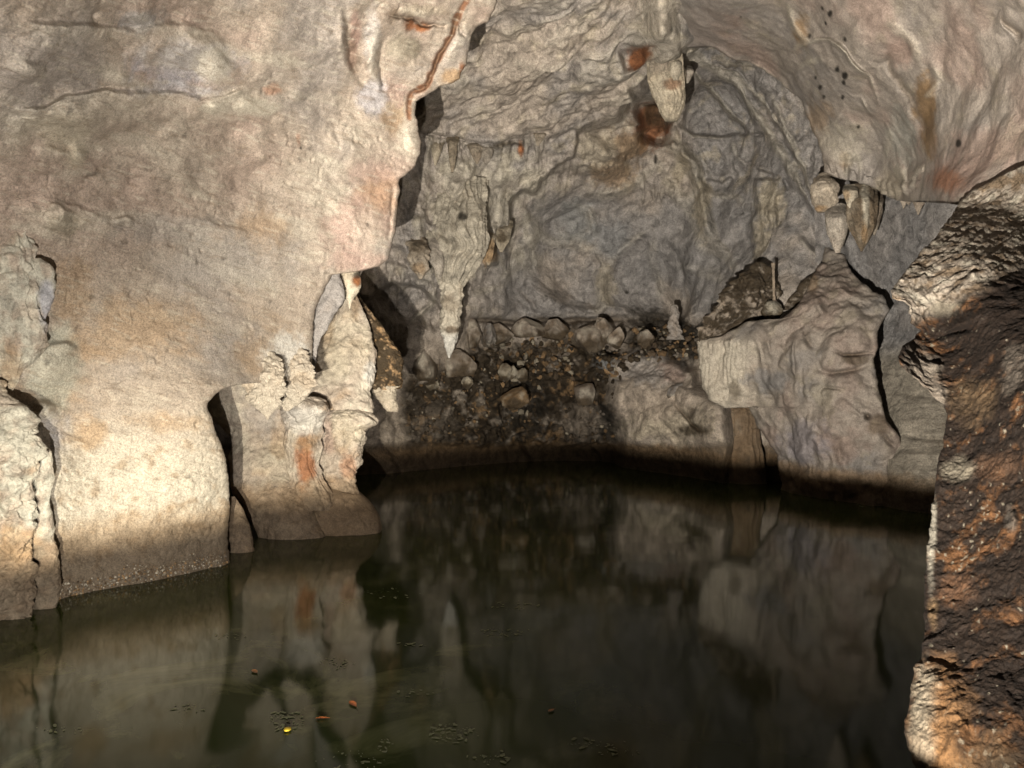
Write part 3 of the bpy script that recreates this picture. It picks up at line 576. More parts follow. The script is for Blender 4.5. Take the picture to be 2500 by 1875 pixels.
CE_ST = [([(1915, 0), (1935, 60), (1965, 95), (1945, 120)], 9, 0.090), ([(1945, 120), (1985, 98), (2020, 100), (2050, 118), (2078, 145), (2110, 185), (2135, 225), (2142, 245)], 6, 0.112), ([(2095, 242), (2118, 275)], 4, 0.060),
         ([(1760, 125), (1795, 146), (1850, 160), (1890, 192), (1930, 235), (1962, 280), (1985, 330), (2000, 400)], 7, 0.090), ([(1940, 180), (1960, 160), (1990, 150), (2010, 165)], 10, 0.060), ([(1975, 195), (1980, 260), (2000, 330)], 8, -0.045),
         ([(2150, 40), (2180, 60), (2230, 110), (2250, 170)], 14, 0.075), ([(2190, 90), (2170, 150), (2200, 200), (2240, 250), (2260, 330)], 12, -0.060), ([(2270, 140), (2290, 200), (2270, 230), (2310, 230)], 10, 0.060), ([(2440, 30), (2480, 80), (2500, 100)], 10, -0.075),
         ([(2060, 430), (2075, 400), (2070, 370)], 9, 0.090), ([(2190, 400), (2210, 440), (2220, 470)], 9, 0.120), ([(2240, 460), (2230, 430), (2260, 400)], 8, 0.090), ([(2110, 430), (2090, 380), (2040, 390)], 10, 0.060), ([(2165, 300), (2170, 350), (2150, 400)], 14, 0.060), ([(2060, 260), (2050, 290), (2020, 310), (2000, 320)], 5, 0.045)]
def fn_ceil(px, py, P):
    w = wob(P, 9, 0.5)
    dd = strokes(px, py, CE_ST, w)
    u = px*0.55-py*0.83; v = py*0.55+px*0.83
    disp = fbm(P, 1.2, 4)*0.18+billow((u/230, v/150, P[1]*0.2), 1.0, 2)*0.11+fbm(P, 0.3, 4)*0.016+curtains(px, py, [([(2014, 398), (2060, 405), (2110, 415), (2160, 440), (2240, 455)], 8, 60, 24, 0.10, 6.6)])+fbm(P, 0.08, 4)*0.014
    n1 = fbm(P, 1.0, 4, off=43); n2 = fbm(P, 0.3, 4, off=47)
    c = np.ones(px.shape+(3,))*(GREY*0.45+LIME*0.55)
    c = mix(c, PINK*1.02, 0.6*sstep(0.0, 0.35, n1)); c = mix(c, GREY*0.95, 0.55*sstep(0.0, 0.35, -n1)); c = mix(c, CREAM*0.8, 0.4*sstep(0.12, 0.4, n2))
    c = tint(c, px, py, P, [
        (1730, 60, 90, 50, PINK*0.95, 0.7), (1955, 85, 22, 40, OCHRE*0.9, 0.75), (2265, 240, 30, 70, OCHRE*0.75, 0.9), (2275, 330, 22, 70, OCHRE*0.6, 0.9), (2200, 130, 40, 40, PINK, 0.7), (2340, 430, 80, 60, PINK*0.95, 0.85), (2310, 440, 40, 30, RUST*2, 0.5),
        (2400, 360, 90, 50, PINK*0.9, 0.6), (2000, 290, 40, 45, OCHRE, 0.4), (2065, 395, 14, 26, OCHRE, 0.7), (2060, 350, 60, 60, PALE*0.85, 0.5), (2200, 340, 40, 80, (0.42, 0.42, 0.37), 0.6), (1640, 40, 40, 40, PALE, 0.5), (2180, 450, 40, 40, CREAM*0.8, 0.6)]
        + [(x, y, r, r*1.3, SOOT, 0.95) for x, y, r in ((2010, 19, 7), (2032, 29, 7), (2018, 56, 4), (1974, 90, 5), (2064, 95, 5), (2038, 174, 7), (2059, 190, 8), (2058, 205, 5), (1987, 193, 4), (2000, 215, 6), (2012, 235, 5), (2348, 352, 8), (1672, 34, 3), (1808, 43, 3), (2055, 240, 4), (2095, 310, 4))])
    c = mix(c, PALE, 0.4*sstep(0.02, 0.06, dd)); c = mix(c, WETB, 0.4*sstep(-0.015, -0.06, dd))
    c = mix(c, GREY*0.8+LIME*0.2, 0.75*sstep(1860, 1700, px+n2*120))
    c = mix(c, CREAM*0.55, 0.8*sstep(0, 60, py-(505-0.62*(px-2360)))*sstep(2300, 2380, px))
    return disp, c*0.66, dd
ce = sheet('cave_ceiling', CE_EDGE, [(4600, -320), (4600, 740)], -300, 730, CE_D, 2.9, M_CEIL, fn_ceil, curl_l=10, back=1.2)
tag(ce, 'low pinkish-grey vault at the upper right with a curved drip-edged lip', None, 'structure')

# ------------------------------------------------------------------ added ledge that cuts off the lamplight (below the picture) and the pool
def ledge():
    nx, ny = 90, 50; X = np.linspace(-4.0, 2.6, nx); Y = np.linspace(-4.0, 1.0, ny)
    gx, gy = np.meshgrid(X, Y); e = (gy-Y[0])/(Y[-1]-Y[0])
    gz = np.full(gx.shape, 0.272)+0.004*fbm((gx, gy, gx*0), 0.5, 3)-0.09*sstep(0.985, 0.86, e)
    gy = gy+e*0.05*fbm((gx, gx*0, gx*0), 0.8, 2)
    V = np.stack([gx, gy, gz], -1); rim = V[-1:].repeat(3, 0)
    rim[0, :, 1] += 0.03; rim[0, :, 2] -= 0.05; rim[1, :, 1] += 0.02; rim[1, :, 2] -= 0.2; rim[2, :, 1] -= 0.1; rim[2, :, 2] = -0.5
    V = np.concatenate([V, rim], 0); ny = V.shape[0]
    i = np.arange(ny*nx).reshape(ny, nx); Fq = np.stack([i[:-1, :-1], i[:-1, 1:], i[1:, 1:], i[1:, :-1]], -1).reshape(-1, 4)
    o = mesh_object('cutoff_ledge', V.reshape(-1, 3), Fq, np.ones((ny*nx, 3))*WETB*1.2, M_WALL)
    tag(o, 'unseen flat ledge added to cut the lamplight off above the pool', None, 'structure')
ledge()

def water():
    m = bpy.data.materials.new('still_murky_water'); m.use_nodes = True
    n = m.node_tree.nodes; l = m.node_tree.links; b = n['Principled BSDF']
    tc = n.new('ShaderNodeTexCoord')
    no = n.new('ShaderNodeTexNoise'); no.inputs['Scale'].default_value = 0.5; no.inputs['Detail'].default_value = 3
    l.new(tc.outputs['Object'], no.inputs['Vector'])
    r = n.new('ShaderNodeValToRGB'); e = r.color_ramp.elements
    e[0].position = 0.3; e[0].color = (0.012, 0.020, 0.006, 1); e[1].position = 0.7; e[1].color = (0.038, 0.046, 0.013, 1)
    l.new(no.outputs[0], r.inputs[0])
    n2 = n.new('ShaderNodeTexNoise'); n2.inputs['Scale'].default_value = 1.5; n2.inputs['Detail'].default_value = 7; n2.inputs['Roughness'].default_value = 0.62; n2.inputs['Distortion'].default_value = 0.8
    l.new(tc.outputs['Object'], n2.inputs['Vector'])
    r2 = n.new('ShaderNodeValToRGB'); r2.color_ramp.elements[0].position = 0.52; r2.color_ramp.elements[1].position = 0.72; l.new(n2.outputs[0], r2.inputs[0])
    sx = n.new('ShaderNodeSeparateXYZ'); l.new(tc.outputs['Object'], sx.inputs[0])
    m1 = n.new('ShaderNodeMapRange'); m1.inputs[1].default_value = 8.0; m1.inputs[2].default_value = 3.5; l.new(sx.outputs[1], m1.inputs[0])      # shallows near the ledge
    m2 = n.new('ShaderNodeMapRange'); m2.inputs[1].default_value = 1.2; m2.inputs[2].default_value = -1.0; l.new(sx.outputs[0], m2.inputs[0])
    mu = n.new('ShaderNodeMath'); mu.operation = 'MULTIPLY'; l.new(m1.outputs[0], mu.inputs[0]); l.new(m2.outputs[0], mu.inputs[1])
    mv = n.new('ShaderNodeMath'); mv.operation = 'MULTIPLY'; l.new(mu.outputs[0], mv.inputs[0]); l.new(r2.outputs[0], mv.inputs[1])
    mx = n.new('ShaderNodeMix'); mx.data_type = 'RGBA'; mx.inputs[7].default_value = (0.15, 0.155, 0.075, 1)
    l.new(mv.outputs[0], mx.inputs[0]); l.new(r.outputs[0], mx.inputs[6]); l.new(mx.outputs[2], b.inputs['Base Color'])
    b.inputs['Roughness'].default_value = 0.07; b.inputs['IOR'].default_value = 1.21
    w = n.new('ShaderNodeTexNoise'); w.inputs['Scale'].default_value = 1.0; w.inputs['Detail'].default_value = 2
    mp = n.new('ShaderNodeMapping'); mp.inputs['Scale'].default_value = (0.9, 1.2, 1)
    l.new(tc.outputs['Object'], mp.inputs[0]); l.new(mp.outputs[0], w.inputs['Vector'])
    bu = n.new('ShaderNodeBump'); bu.inputs['Strength'].default_value = 0.25; bu.inputs['Distance'].default_value = 0.012
    l.new(w.outputs[0], bu.inputs['Height']); l.new(bu.outputs[0], b.inputs['Normal'])
    nx, ny = 60, 60; gx, gy = np.meshgrid(np.linspace(-14, 14, nx), np.linspace(-4, 20, ny))
    i = np.arange(nx*ny).reshape(ny, nx)
    o = mesh_object('water', np.stack([gx, gy, gx*0], -1).reshape(-1, 3), np.stack([i[:-1, :-1], i[:-1, 1:], i[1:, 1:], i[1:, :-1]], -1).reshape(-1, 4), None, m)
    tag(o, 'still dark olive-green pool mirroring the lit cave walls', None, 'structure')
water()

# ================================================================== THE THINGS
# ------------------------------------------------------------------ dark crusted outcrop close by on the right
RR_EDGE = [(2700, 250), (2620, 320), (2520, 392), (2430, 436), (2372, 470), (2340, 496), (2322, 530), (2293, 573), (2241, 625), (2209, 671), (2173, 714), (2177, 731), (2222, 752), (2220, 771), (2227, 788), (2250, 804), (2236, 823),
           (2203, 844), (2199, 856), (2196, 880), (2213, 909), (2247, 930), (2276, 968), (2302, 989), (2312, 1014), (2308, 1048), (2302, 1090), (2289, 1132), (2283, 1196), (2276, 1230), (2264, 1323), (2255, 1449), (2253, 1533),
           (2247, 1597), (2231, 1613), (2224, 1647), (2213, 1765), (2217, 1824), (2236, 1871), (2262, 1960), (2275, 2300)]
RR_D = [(2356, 500, 5.9), (2440, 440, 5.8), (2620, 320, 5.0), (2300, 565, 5.4), (2241, 625, 5.05), (2171, 717, 4.7), (2220, 771, 4.6), (2250, 804, 4.6), (2196, 880, 4.2), (2302, 989, 4.1), (2308, 1048, 4.0), (2283, 1196, 3.7), (2255, 1449, 3.3), (2230, 1613, 3.0), (2213, 1765, 2.8),
        (2236, 1871, 2.7), (2275, 2250, 2.6), (2380, 600, 4.95), (2400, 660, 4.6), (2400, 760, 4.3), (2500, 520, 5.6), (2500, 700, 4.4), (2500, 850, 3.8), (2500, 1000, 3.5), (2500, 1300, 3.1), (2500, 1600, 2.7), (2500, 1875, 2.4), (2800, 600, 3.9), (2800, 1000, 3.0), (2800, 1500, 2.5), (2800, 2250, 2.1), (2800, 250, 4.4), (4300, 250, 2.7), (4300, 700, 2.4), (4300, 1300, 2.0), (4300, 2250, 1.7)]
def fn_rock(px, py, P):
    w = wob(P, 10, 0.3)
    slope = py-(705-0.72*(px-2200)-0.0009*np.maximum(px-2330, 0)**2)          # pale upper slab / dark face boundary
    dark = sstep(-10, 60, slope+w[1]*3+fbm(P, 0.3, 3)*50)*sstep(745, 800, py+0.5*(px-2250)+w[0])
    dd = strokes(px, py, [([(2500, 560), (2440, 610), (2390, 650), (2330, 720), (2290, 770)], 14, 0.05), ([(2460, 700), (2420, 690), (2490, 660)], 6, -0.06), ([(2300, 815), (2340, 806), (2380, 803)], 7, -0.09), ([(2300, 800), (2350, 786), (2420, 760)], 12, 0.05), ([(2350, 680), (2380, 655)], 5, -0.06),
                          ([(2460, 706), (2500, 698)], 5, -0.06), ([(2225, 870), (2245, 840), (2260, 820)], 4, -0.04), ([(2274, 870), (2295, 930), (2310, 985)], 8, 0.03), ([(2470, 1240), (2480, 1270), (2465, 1295)], 9, 0.04), ([(2250, 1590), (2290, 1600), (2330, 1620)], 8, -0.03), ([(2290, 1640), (2330, 1720), (2345, 1800), (2335, 1875)], 22, 0.035)], w)
    u = px*0.82-py*0.57; v = py*0.82+px*0.57
    disp = fbm(P, 0.7, 4)*0.09+ridged((u/70, v/20, P[1]*0.8), 1.0, 4)*0.030*(1-dark)+ridged(P, 0.16, 4)*0.030+fbm(P, 0.05, 4)*0.022+fbm(P, 0.018, 3)*0.008
    n1 = fbm(P, 0.45, 4, off=61); n2 = fbm(P, 0.11, 4, off=67); n3 = fbm(P, 0.028, 3, off=71)
    c = np.ones(px.shape+(3,))*(LIME*0.95); c = mix(c, PALE, 0.7*sstep(0.0, 0.3, n2)); c = mix(c, OCHRE*0.5, 0.7*sstep(0.05, 0.3, -n2)); c = mix(c, MUD*1.5, 0.75*sstep(0.12, 0.3, -n3-0.2*n1))
    dk = np.ones(c.shape)*np.array((0.030, 0.0145, 0.006)); dk = mix(dk, np.array((0.26, 0.115, 0.040)), 0.85*sstep(0.08, 0.40, n1*0.6+n2*0.75+n3*0.25)); dk = mix(dk, CREAM*0.8, 0.8*sstep(0.38, 0.48, n1*0.35+n2*0.45+n3*0.7)); dk = mix(dk, CREAM, 0.8*sstep(0.46, 0.58, fbm(P, 0.026, 2, off=95)+n1*0.45))
    c = c+(dk-c)*dark[..., None]
    c = tint(c, px, py, P, [(2300, 1870, 90, 230, (0.55, 0.29, 0.12), 0.85), (2250, 1760, 40, 150, CREAM*1.1, 0.7), (2345, 1440, 55, 45, (0.24, 0.12, 0.06), 0.65), (2430, 1150, 60, 40, (0.22, 0.115, 0.06), 0.6), (2335, 1150, 45, 34, CREAM*0.8, 0.75), (2272, 1300, 14, 130, PALE, 0.85), (2275, 1500, 14, 40, OCHRE*0.8, 0.6),  # pale left edge and orange foot paint in the lit side
                          (2250, 900, 50, 60, LIME*0.95, 0.95), (2290, 960, 24, 40, LIME*0.95, 0.9), (2380, 980, 60, 60, OCHRE*0.6, 0.6), (2480, 900, 30, 60, LIME*0.7, 0.6), (2300, 750, 40, 24, CREAM*0.6, 0.7), (2430, 1860, 80, 60, OCHRE*0.45, 0.6), (2470, 1270, 16, 30, LIME*0.55, 0.7)])
    return disp, c*(0.42-0.11*dark)[..., None], dd
rr = sheet('rock_outcrop', RR_EDGE, [(4300, 250), (4300, 2300)], 260, 2280, RR_D, 2.3, M_DARK, fn_rock, curl_l=12, back=1.0)
tag(rr, 'dark brown crusted rock outcrop with golden patches, nearest thing at the right picture edge', 'rock')

# ------------------------------------------------------------------ broad beige rock mass standing before the side passage
RB_L = [(2032, 548), (2024, 590), (2004, 636), (1985, 680), (1962, 720), (1945, 752), (1908, 778), (1860, 783), (1825, 790), (1800, 804), (1750, 822), (1706, 832), (1707, 865), (1712, 910), (1719, 940), (1733, 976), (1770, 992), (1827, 997), (1852, 1038), (1884, 1084), (1899, 1125), (1902, 1180), (1902, 1330)]
RB_R = [(2070, 548), (2062, 590), (2066, 640), (2082, 671), (2117, 703), (2152, 725), (2172, 760), (2160, 779), (2142, 806), (2144, 847), (2133, 877), (2145, 946), (2161, 1027), (2198, 1068), (2203, 1108), (2195, 1145), (2197, 1330)]
RB_D = [(1900, 1180, 11.4), (2050, 1200, 10.3), (2190, 1200, 9.9), (2190, 1320, 9.9), (1900, 1320, 11.4), (2170, 760, 10.4), (2050, 680, 11.2), (2010, 645, 11.7), (2050, 550, 12.9), (2030, 600, 12.2), (1850, 800, 11.4), (1710, 840, 12.3), (1720, 930, 12.2), (1775, 985, 11.9), (1850, 1030, 11.7), (1950, 900, 10.7), (2050, 850, 10.3), (2140, 850, 10.2), (2100, 1000, 10.1), (1950, 1060, 10.8)]
def fn_mass(px, py, P):
    w = wob(P, 7, 0.5)
    flc = sstep(1900, 1790, px+w[0]*2.5)*sstep(800, 850, py+w[1])*sstep(1040, 970, py+w[1]*2)
    fl = sstep(1850, 1790, px+w[0]*2)*sstep(820, 840, py)*sstep(1010, 990, py)       # fluted flowstone end
    dd = strokes(px, py, [([(1827, 800), (1850, 830), (1860, 870), (1862, 905)], 5, 0.07), ([(1850, 790), (1880, 830), (1888, 880)], 5, 0.07), ([(1940, 800), (1942, 860), (1942, 960)], 5, 0.08), ([(1960, 800), (1985, 850), (1985, 860)], 6, -0.10), ([(1895, 870), (1905, 850), (1915, 870)], 6, 0.05),
                          ([(2035, 858), (2060, 866), (2095, 864), (2130, 864)], 4, -0.14), ([(2000, 906), (2030, 912), (2080, 905), (2120, 890)], 6, -0.12), ([(2000, 955), (2010, 945), (2060, 950)], 4, -0.08), ([(1990, 730), (2010, 770), (1990, 800)], 8, 0.08), ([(2050, 780), (2065, 800), (2060, 820)], 6, 0.07),
                          ([(1800, 980), (1850, 1000), (1880, 1040)], 6, 0.08), ([(1835, 960), (1880, 970), (1940, 965)], 6, -0.05), ([(2080, 1000), (2100, 1015), (2120, 1010)], 5, 0.05), ([(2150, 1060), (2170, 1080), (2190, 1090)], 6, -0.10), ([(1960, 1100), (1990, 1060), (2000, 1120)], 10, 0.08), ([(2045, 1080), (2050, 1120), (2060, 1140)], 8, -0.07), ([(2172, 1120), (2175, 1160), (2178, 1200)], 4, -0.10),
                          ([(2022, 645), (2035, 690), (2080, 720), (2130, 735)], 8, 0.06)], w)+blobs(px, py, [(2100, 800, 60, 40, 0.12), (1900, 930, 50, 26, 0.05), (2060, 940, 40, 24, 0.10), (2117, 1017, 7, 8, -0.18), (1910, 870, 14, 26, 0.05), (2090, 720, 50, 20, 0.08), (1980, 680, 12, 20, 0.08)])
    disp = fbm(P, 1.0, 4)*0.16+billow(P, 0.7, 3)*0.13+ridged((P[0]*2.2, P[1]*2.2, P[2]*0.6), 0.7, 3)*0.05+fbm(P, 0.18, 4)*0.045+fbm(P, 0.05, 2)*0.010+ridged((px/8.5+w[0]*0.12, py/95, P[1]*0.1), 1.0, 3)*0.085*fl
    n1 = fbm(P, 0.7, 4, off=81); n2 = fbm(P, 0.2, 4, off=83)
    c = np.ones(px.shape+(3,))*(LIME*0.62+GREY*0.38); c = mix(c, PINK*0.85, 0.45*sstep(0, 0.35, n1)); c = mix(c, SLATE*1.1, 0.6*sstep(0.02, 0.35, -n1)); c = mix(c, CREAM*0.75, 0.45*sstep(0.1, 0.4, n2))
    c = mix(c, PALE*0.92, 0.7*flc)
    c = tint(c, px, py, P, [(1880, 930, 60, 30, SLATE, 0.8), (1795, 955, 16, 30, MUD*1.5, 0.6), (2010, 960, 30, 40, CREAM*0.7, 0.6), (2060, 1090, 60, 40, PINK*0.8, 0.6), (1985, 690, 16, 40, OCHRE*0.7, 0.6), (2090, 880, 40, 14, MUD*1.6, 0.7), (1960, 1080, 60, 60, (0.34, 0.31, 0.33), 0.7), (2150, 1040, 30, 30, WETB, 0.7)])
    c = mix(c, WETB, 0.55*sstep(-0.04, -0.12, dd))
    return disp, waterline_band(c*(0.57+0.24*flc)[..., None], P, 0.36), dd
rb = sheet('rock_mass', RB_L, RB_R, 550, 1325, RB_D, 2.6, M_CEIL, fn_mass, curl_l=14, curl_r=12, back=1.0)
tag(rb, 'broad beige and grey rock mass with fluted flowstone end, standing before the grey side passage', 'rock')

# ------------------------------------------------------------------ ragged formation at the near edge of the smooth wall
def c_left(c, px, py, P):
    n = fbm(P, 0.12, 4, off=5)
    c = mix(c, (0.55, 0.54, 0.45), 0.7*sstep(-0.3, 0.2, n)); c = tint(c, px, py, P, [(115, 740, 24, 60, (0.50, 0.50, 0.54), 0.8), (40, 500, 40, 50, GREY*0.8, 0.8), (20, 900, 40, 60, OCHRE, 0.5), (40, 1330, 60, 60, OCHRE*1.0, 0.6)])
    return waterline_band(c, P, 0.45)
tag(column('hanging_drapery', [(448, -90, 40, 5.28), (470, -100, 64, 5.28), (540, -100, 67, 5.28), (626, -100, 72, 5.28), (720, -90, 82, 5.28), (838, -80, 83, 5.33), (900, -50, 56, 5.33), (940, 0, 36, 5.38), (955, 20, 29, 5.38)], M_COL, c_left, 0.45, 2.4, 0.06, 0.2, flute=0.022, nflute=10, lump=0.035, seed=1, stretch=1.6),
    'grey-cream stone drapery hanging at the left picture edge, ending in a point', 'stalactite')
tag(column('stone_lobe', [(630, 80, 98, 5.32), (642, 68, 118, 5.32), (662, 58, 132, 5.34), (719, 60, 129, 5.37), (760, 62, 118, 5.37), (792, 62, 106, 5.37), (838, 66, 84, 5.37), (846, 74, 80, 5.37)], M_COL, c_left, 0.5, 2.4, 0.025, 0.15, seed=2),
    'blunt tan lobe with a bluish face beside the hanging drapery', 'rock lobe')
tag(column('flowstone_mound', [(930, -160, 4, 5.25), (960, -160, 20, 5.2), (991, -160, 44, 5.17), (1030, -160, 75, 5.17), (1097, -160, 97, 5.19), (1156, -160, 90, 5.19), (1230, -160, 80, 5.22), (1300, -160, 70, 5.22), (1380, -160, 76, 5.22), (1470, -160, 72, 5.24), (1650, -160, 72, 5.24)], M_COL, c_left, 0.4, 2.4, 0.06, 0.16, lump=0.05, seed=3),
    'lumpy cream flowstone mound rising from the water at the left picture edge', 'flowstone')
tag(column('stone_rib', [(1090, 95, 112, 5.34), (1103, 90, 124, 5.34), (1163, 84, 130, 5.36), (1236, 72, 120, 5.39), (1300, 62, 126, 5.42), (1355, 66, 136, 5.42), (1402, 72, 144, 5.44), (1461, 72, 141, 5.44), (1650, 66, 138, 5.44)], M_COL, c_left, 0.6, 2.4, 0.03, 0.16, lump=0.012, seed=4),
    'narrow knobbly rib between the flowstone mound and the smooth wall', 'flowstone')

def assembled(name, label, cat, foot, parts):
    e = link(bpy.data.objects.new(name, None)); e.location = foot
    from mathutils import Matrix
    for o in parts:
        o.parent = e; o.matrix_parent_inverse = Matrix.Translation(-e.location)
    return tag(e, label, cat)
# ------------------------------------------------------------------ group of columns on a common foot, middle left
def c_col(c, px, py, P):
    c = tint(c, px, py, P, [(745, 1130, 26, 75, (0.34, 0.14, 0.06), 0.9), (748, 1080, 30, 30, OCHRE*0.7, 0.6), (745, 1025, 60, 36, WHITE*0.9, 0.6), (845, 1050, 50, 50, CREAM, 0.6), (800, 1060, 14, 60, PINK*0.8, 0.6), (850, 1135, 20, 34, (0.42, 0.2, 0.1), 0.6), (670, 1130, 60, 60, CREAM, 0.4), (660, 1000, 90, 80, GREY, 0.5), (680, 1070, 20, 60, OCHRE, 0.4)])
    return waterline_band(c, P, 0.50)
tag(column('shaded_column', [(868, 590, 720, 8.3), (890, 562, 742, 8.35), (918, 545, 745, 8.4), (935, 530, 740, 8.45), (985, 500, 710, 8.5), (1020, 512, 702, 8.5), (1040, 545, 706, 8.5), (1082, 570, 706, 8.4), (1116, 563, 708, 8.3), (1167, 566, 714, 8.2), (1204, 570, 740, 8.1), (1265, 610, 770, 8.0), (1320, 638, 800, 7.95), (1450, 638, 810, 7.95)], M_COL, c_col, 0.5, 2.4, 0.05, 0.35, seed=5),
    'thick grey column half in shadow, right behind the edge of the smooth wall', 'cave column')
tag(column('column_foot', [(1172, 712, 800, 8.45), (1186, 690, 850, 8.4), (1205, 665, 882, 8.35), (1235, 645, 907, 8.3), (1262, 640, 922, 8.25), (1290, 642, 926, 8.22), (1430, 642, 926, 8.2)], M_COL, lambda c, px, py, P: mix(waterline_band(c, P, 0.56), WETB*1.25, 0.7+0*px), 0.38, 2.4, 0.04, 0.3, seed=6, base=LIME*0.8, shape=2.6),
    'low brown rock foot at the waterline that carries the cream columns', 'rock')
tag(column('rock_wedge', [(1212, 563, 572, 7.4), (1240, 560, 592, 7.35), (1280, 559, 608, 7.3), (1320, 559, 616, 7.27), (1360, 560, 622, 7.25), (1480, 560, 624, 7.25)], M_COL, c_col, 0.7, 2.4, 0.02, 0.2, seed=7),
    'small brown rock wedge in the dark gap between smooth wall and columns', 'rock')
assembled('cream_column', 'cream column with flared white cap and rust-red streak, middle of the group', 'cave column', tuple(at(745, 1240, 8.2)), [
    column('capital', [(968, 716, 772, 8.22), (978, 698, 790, 8.2), (990, 689, 802, 8.18), (1003, 686, 806, 8.18), (1014, 690, 800, 8.18), (1030, 695, 788, 8.2), (1048, 700, 780, 8.22), (1056, 706, 774, 8.24)], M_COL, c_col, 0.8, 1.8, 0.03, 0.12, lump=0.03, seed=8),
    column('shaft', [(1030, 702, 778, 8.22), (1060, 700, 781, 8.22), (1097, 702, 779, 8.22), (1136, 705, 772, 8.22), (1167, 711, 784, 8.2), (1195, 700, 802, 8.2), (1240, 690, 822, 8.2)], M_COL, c_col, 0.75, 1.8, 0.03, 0.16, flute=0.018, nflute=9, lump=0.012, seed=8.5, stretch=1.8)])
assembled('cream_column', 'knobbly cream column bending to the right onto the brown foot, with a broad capital', 'cave column', tuple(at(858, 1228, 8.3)), [
    column('capital', [(1000, 812, 892, 8.57), (1010, 792, 910, 8.55), (1022, 785, 918, 8.53), (1034, 784, 917, 8.53), (1046, 786, 898, 8.53), (1058, 792, 880, 8.55)], M_COL, c_col, 0.7, 1.8, 0.03, 0.12, lump=0.03, seed=9),
    column('shaft', [(1044, 786, 882, 8.52), (1077, 780, 887, 8.5), (1110, 778, 886, 8.5), (1131, 777, 880, 8.5), (1147, 780, 864, 8.45), (1163, 786, 862, 8.4), (1192, 806, 872, 8.35), (1214, 832, 877, 8.3), (1230, 845, 872, 8.3)], M_COL, c_col, 0.7, 1.8, 0.04, 0.14, lump=0.028, seed=9.5)])
def c_fin(c, px, py, P):
    return tint(c, px, py, P, [(840, 830, 60, 90, CREAM*0.85, 0.6), (900, 910, 22, 30, WHITE, 0.7), (810, 880, 40, 70, CREAM*0.75, 0.6), (895, 840, 20, 40, CREAM, 0.6), (800, 810, 20, 50, OCHRE*0.8, 0.4), (868, 745, 16, 40, OCHRE*0.5, 0.6)])
tag(column('stone_fin', [(712, 854, 866, 8.9), (745, 836, 882, 8.9), (790, 796, 900, 8.9), (850, 765, 916, 8.85), (908, 735, 917, 8.8), (933, 722, 912, 8.75), (950, 718, 900, 8.7), (975, 730, 902, 8.65), (1000, 798, 914, 8.6), (1014, 800, 914, 8.6)], M_COL, c_fin, 0.45, 2.2, 0.05, 0.25, lump=0.02, seed=10),
    'pale olive-cream stone fin leaning up behind the grey flake, above the columns', 'rock fin')
def c_dark(c, px, py, P):
    n = fbm(P, 0.10, 4, off=3)+fbm(P, 0.03, 2)*0.4
    return mix(mix(c, OCHRE*0.7, 0.5+0*n), MUD*0.8, 0.97*sstep(0.30, 0.0, n-0.10*sstep(800, 700, py)))
tag(column('dark_fin', [(716, 858, 873, 9.15), (757, 868, 902, 9.15), (796, 885, 933, 9.15), (847, 898, 968, 9.15), (874, 900, 984, 9.15), (908, 896, 981, 9.15), (935, 886, 977, 9.15), (950, 884, 974, 9.15)], M_COL, c_dark, 0.5, 2.2, 0.045, 0.14, lump=0.02, seed=11, base=OCHRE*0.8),
    'dark brown speckled fin of rock hanging along the right side of the pale fin', 'rock fin')
tag(column('stone_tooth', [(942, 890, 975, 9.12), (957, 893, 965, 9.12), (968, 913, 964, 9.12), (985, 930, 968, 9.12), (1000, 940, 972, 9.12), (1005, 944, 970, 9.12)], M_COL, lambda c, px, py, P: mix(c, CREAM*0.75, 0.6+0*px), 0.5, 1.8, 0.04, 0.1, lump=0.03, seed=12, base=LIME),
    'short cream stone tooth under the dark brown fin', 'rock')
tag(column('stone_flake', [(650, 803, 822, 8.05), (672, 797, 829, 8.02), (713, 786, 838, 8.0), (728, 776, 842, 8.0), (747, 768, 832, 7.98), (784, 761, 808, 7.97), (823, 761, 784, 7.95), (860, 761, 774, 7.95), (905, 757, 768, 7.95), (935, 751, 757, 7.95)], M_WALL, lambda c, px, py, P: mix(c, GREY*0.85, 0.8+0*px), 0.6, 2.0, 0.035, 0.2, lump=0.015, seed=13, base=GREY),  # grey stands for the shade on its turned-away face
    'narrow stone flake, coloured grey for its shade, hanging down from the smooth wall', 'stalactite')
tag(column('stalactite', [(656, 832, 872, 8.25), (680, 828, 881, 8.25), (700, 830, 881, 8.25), (716, 838, 874, 8.25), (730, 846, 862, 8.25), (742, 850, 857, 8.25), (754, 852, 855, 8.25)], M_COL, lambda c, px, py, P: tint(mix(c, CREAM, 0.6+0*px), px, py, P, [(872, 685, 13, 15, RUST*1.2, 0.95), (874, 672, 12, 10, SOOT, 0.8)]), 0.8, 2.0, 0.02, 0.1, seed=14, base=PALE),
    'short cream stalactite with a rust-brown hollow under the overhang', 'stalactite')
_ln = len(lw.data.vertices); _la = np.empty(_ln*3, np.float32); lw.data.vertices.foreach_get('co', _la); _la = _la.reshape(-1, 3)
_lx = _la[:, 0]/_la[:, 1]*F+1250; _ly = 937.5-(_la[:, 2]-CAM_H)/_la[:, 1]*F
def lw_depth(x, y):
    m = (np.abs(_lx-x) < 8) & (np.abs(_ly-y) < 8); return float(np.percentile(_la[m, 1], 25)) if m.any() else 7.3
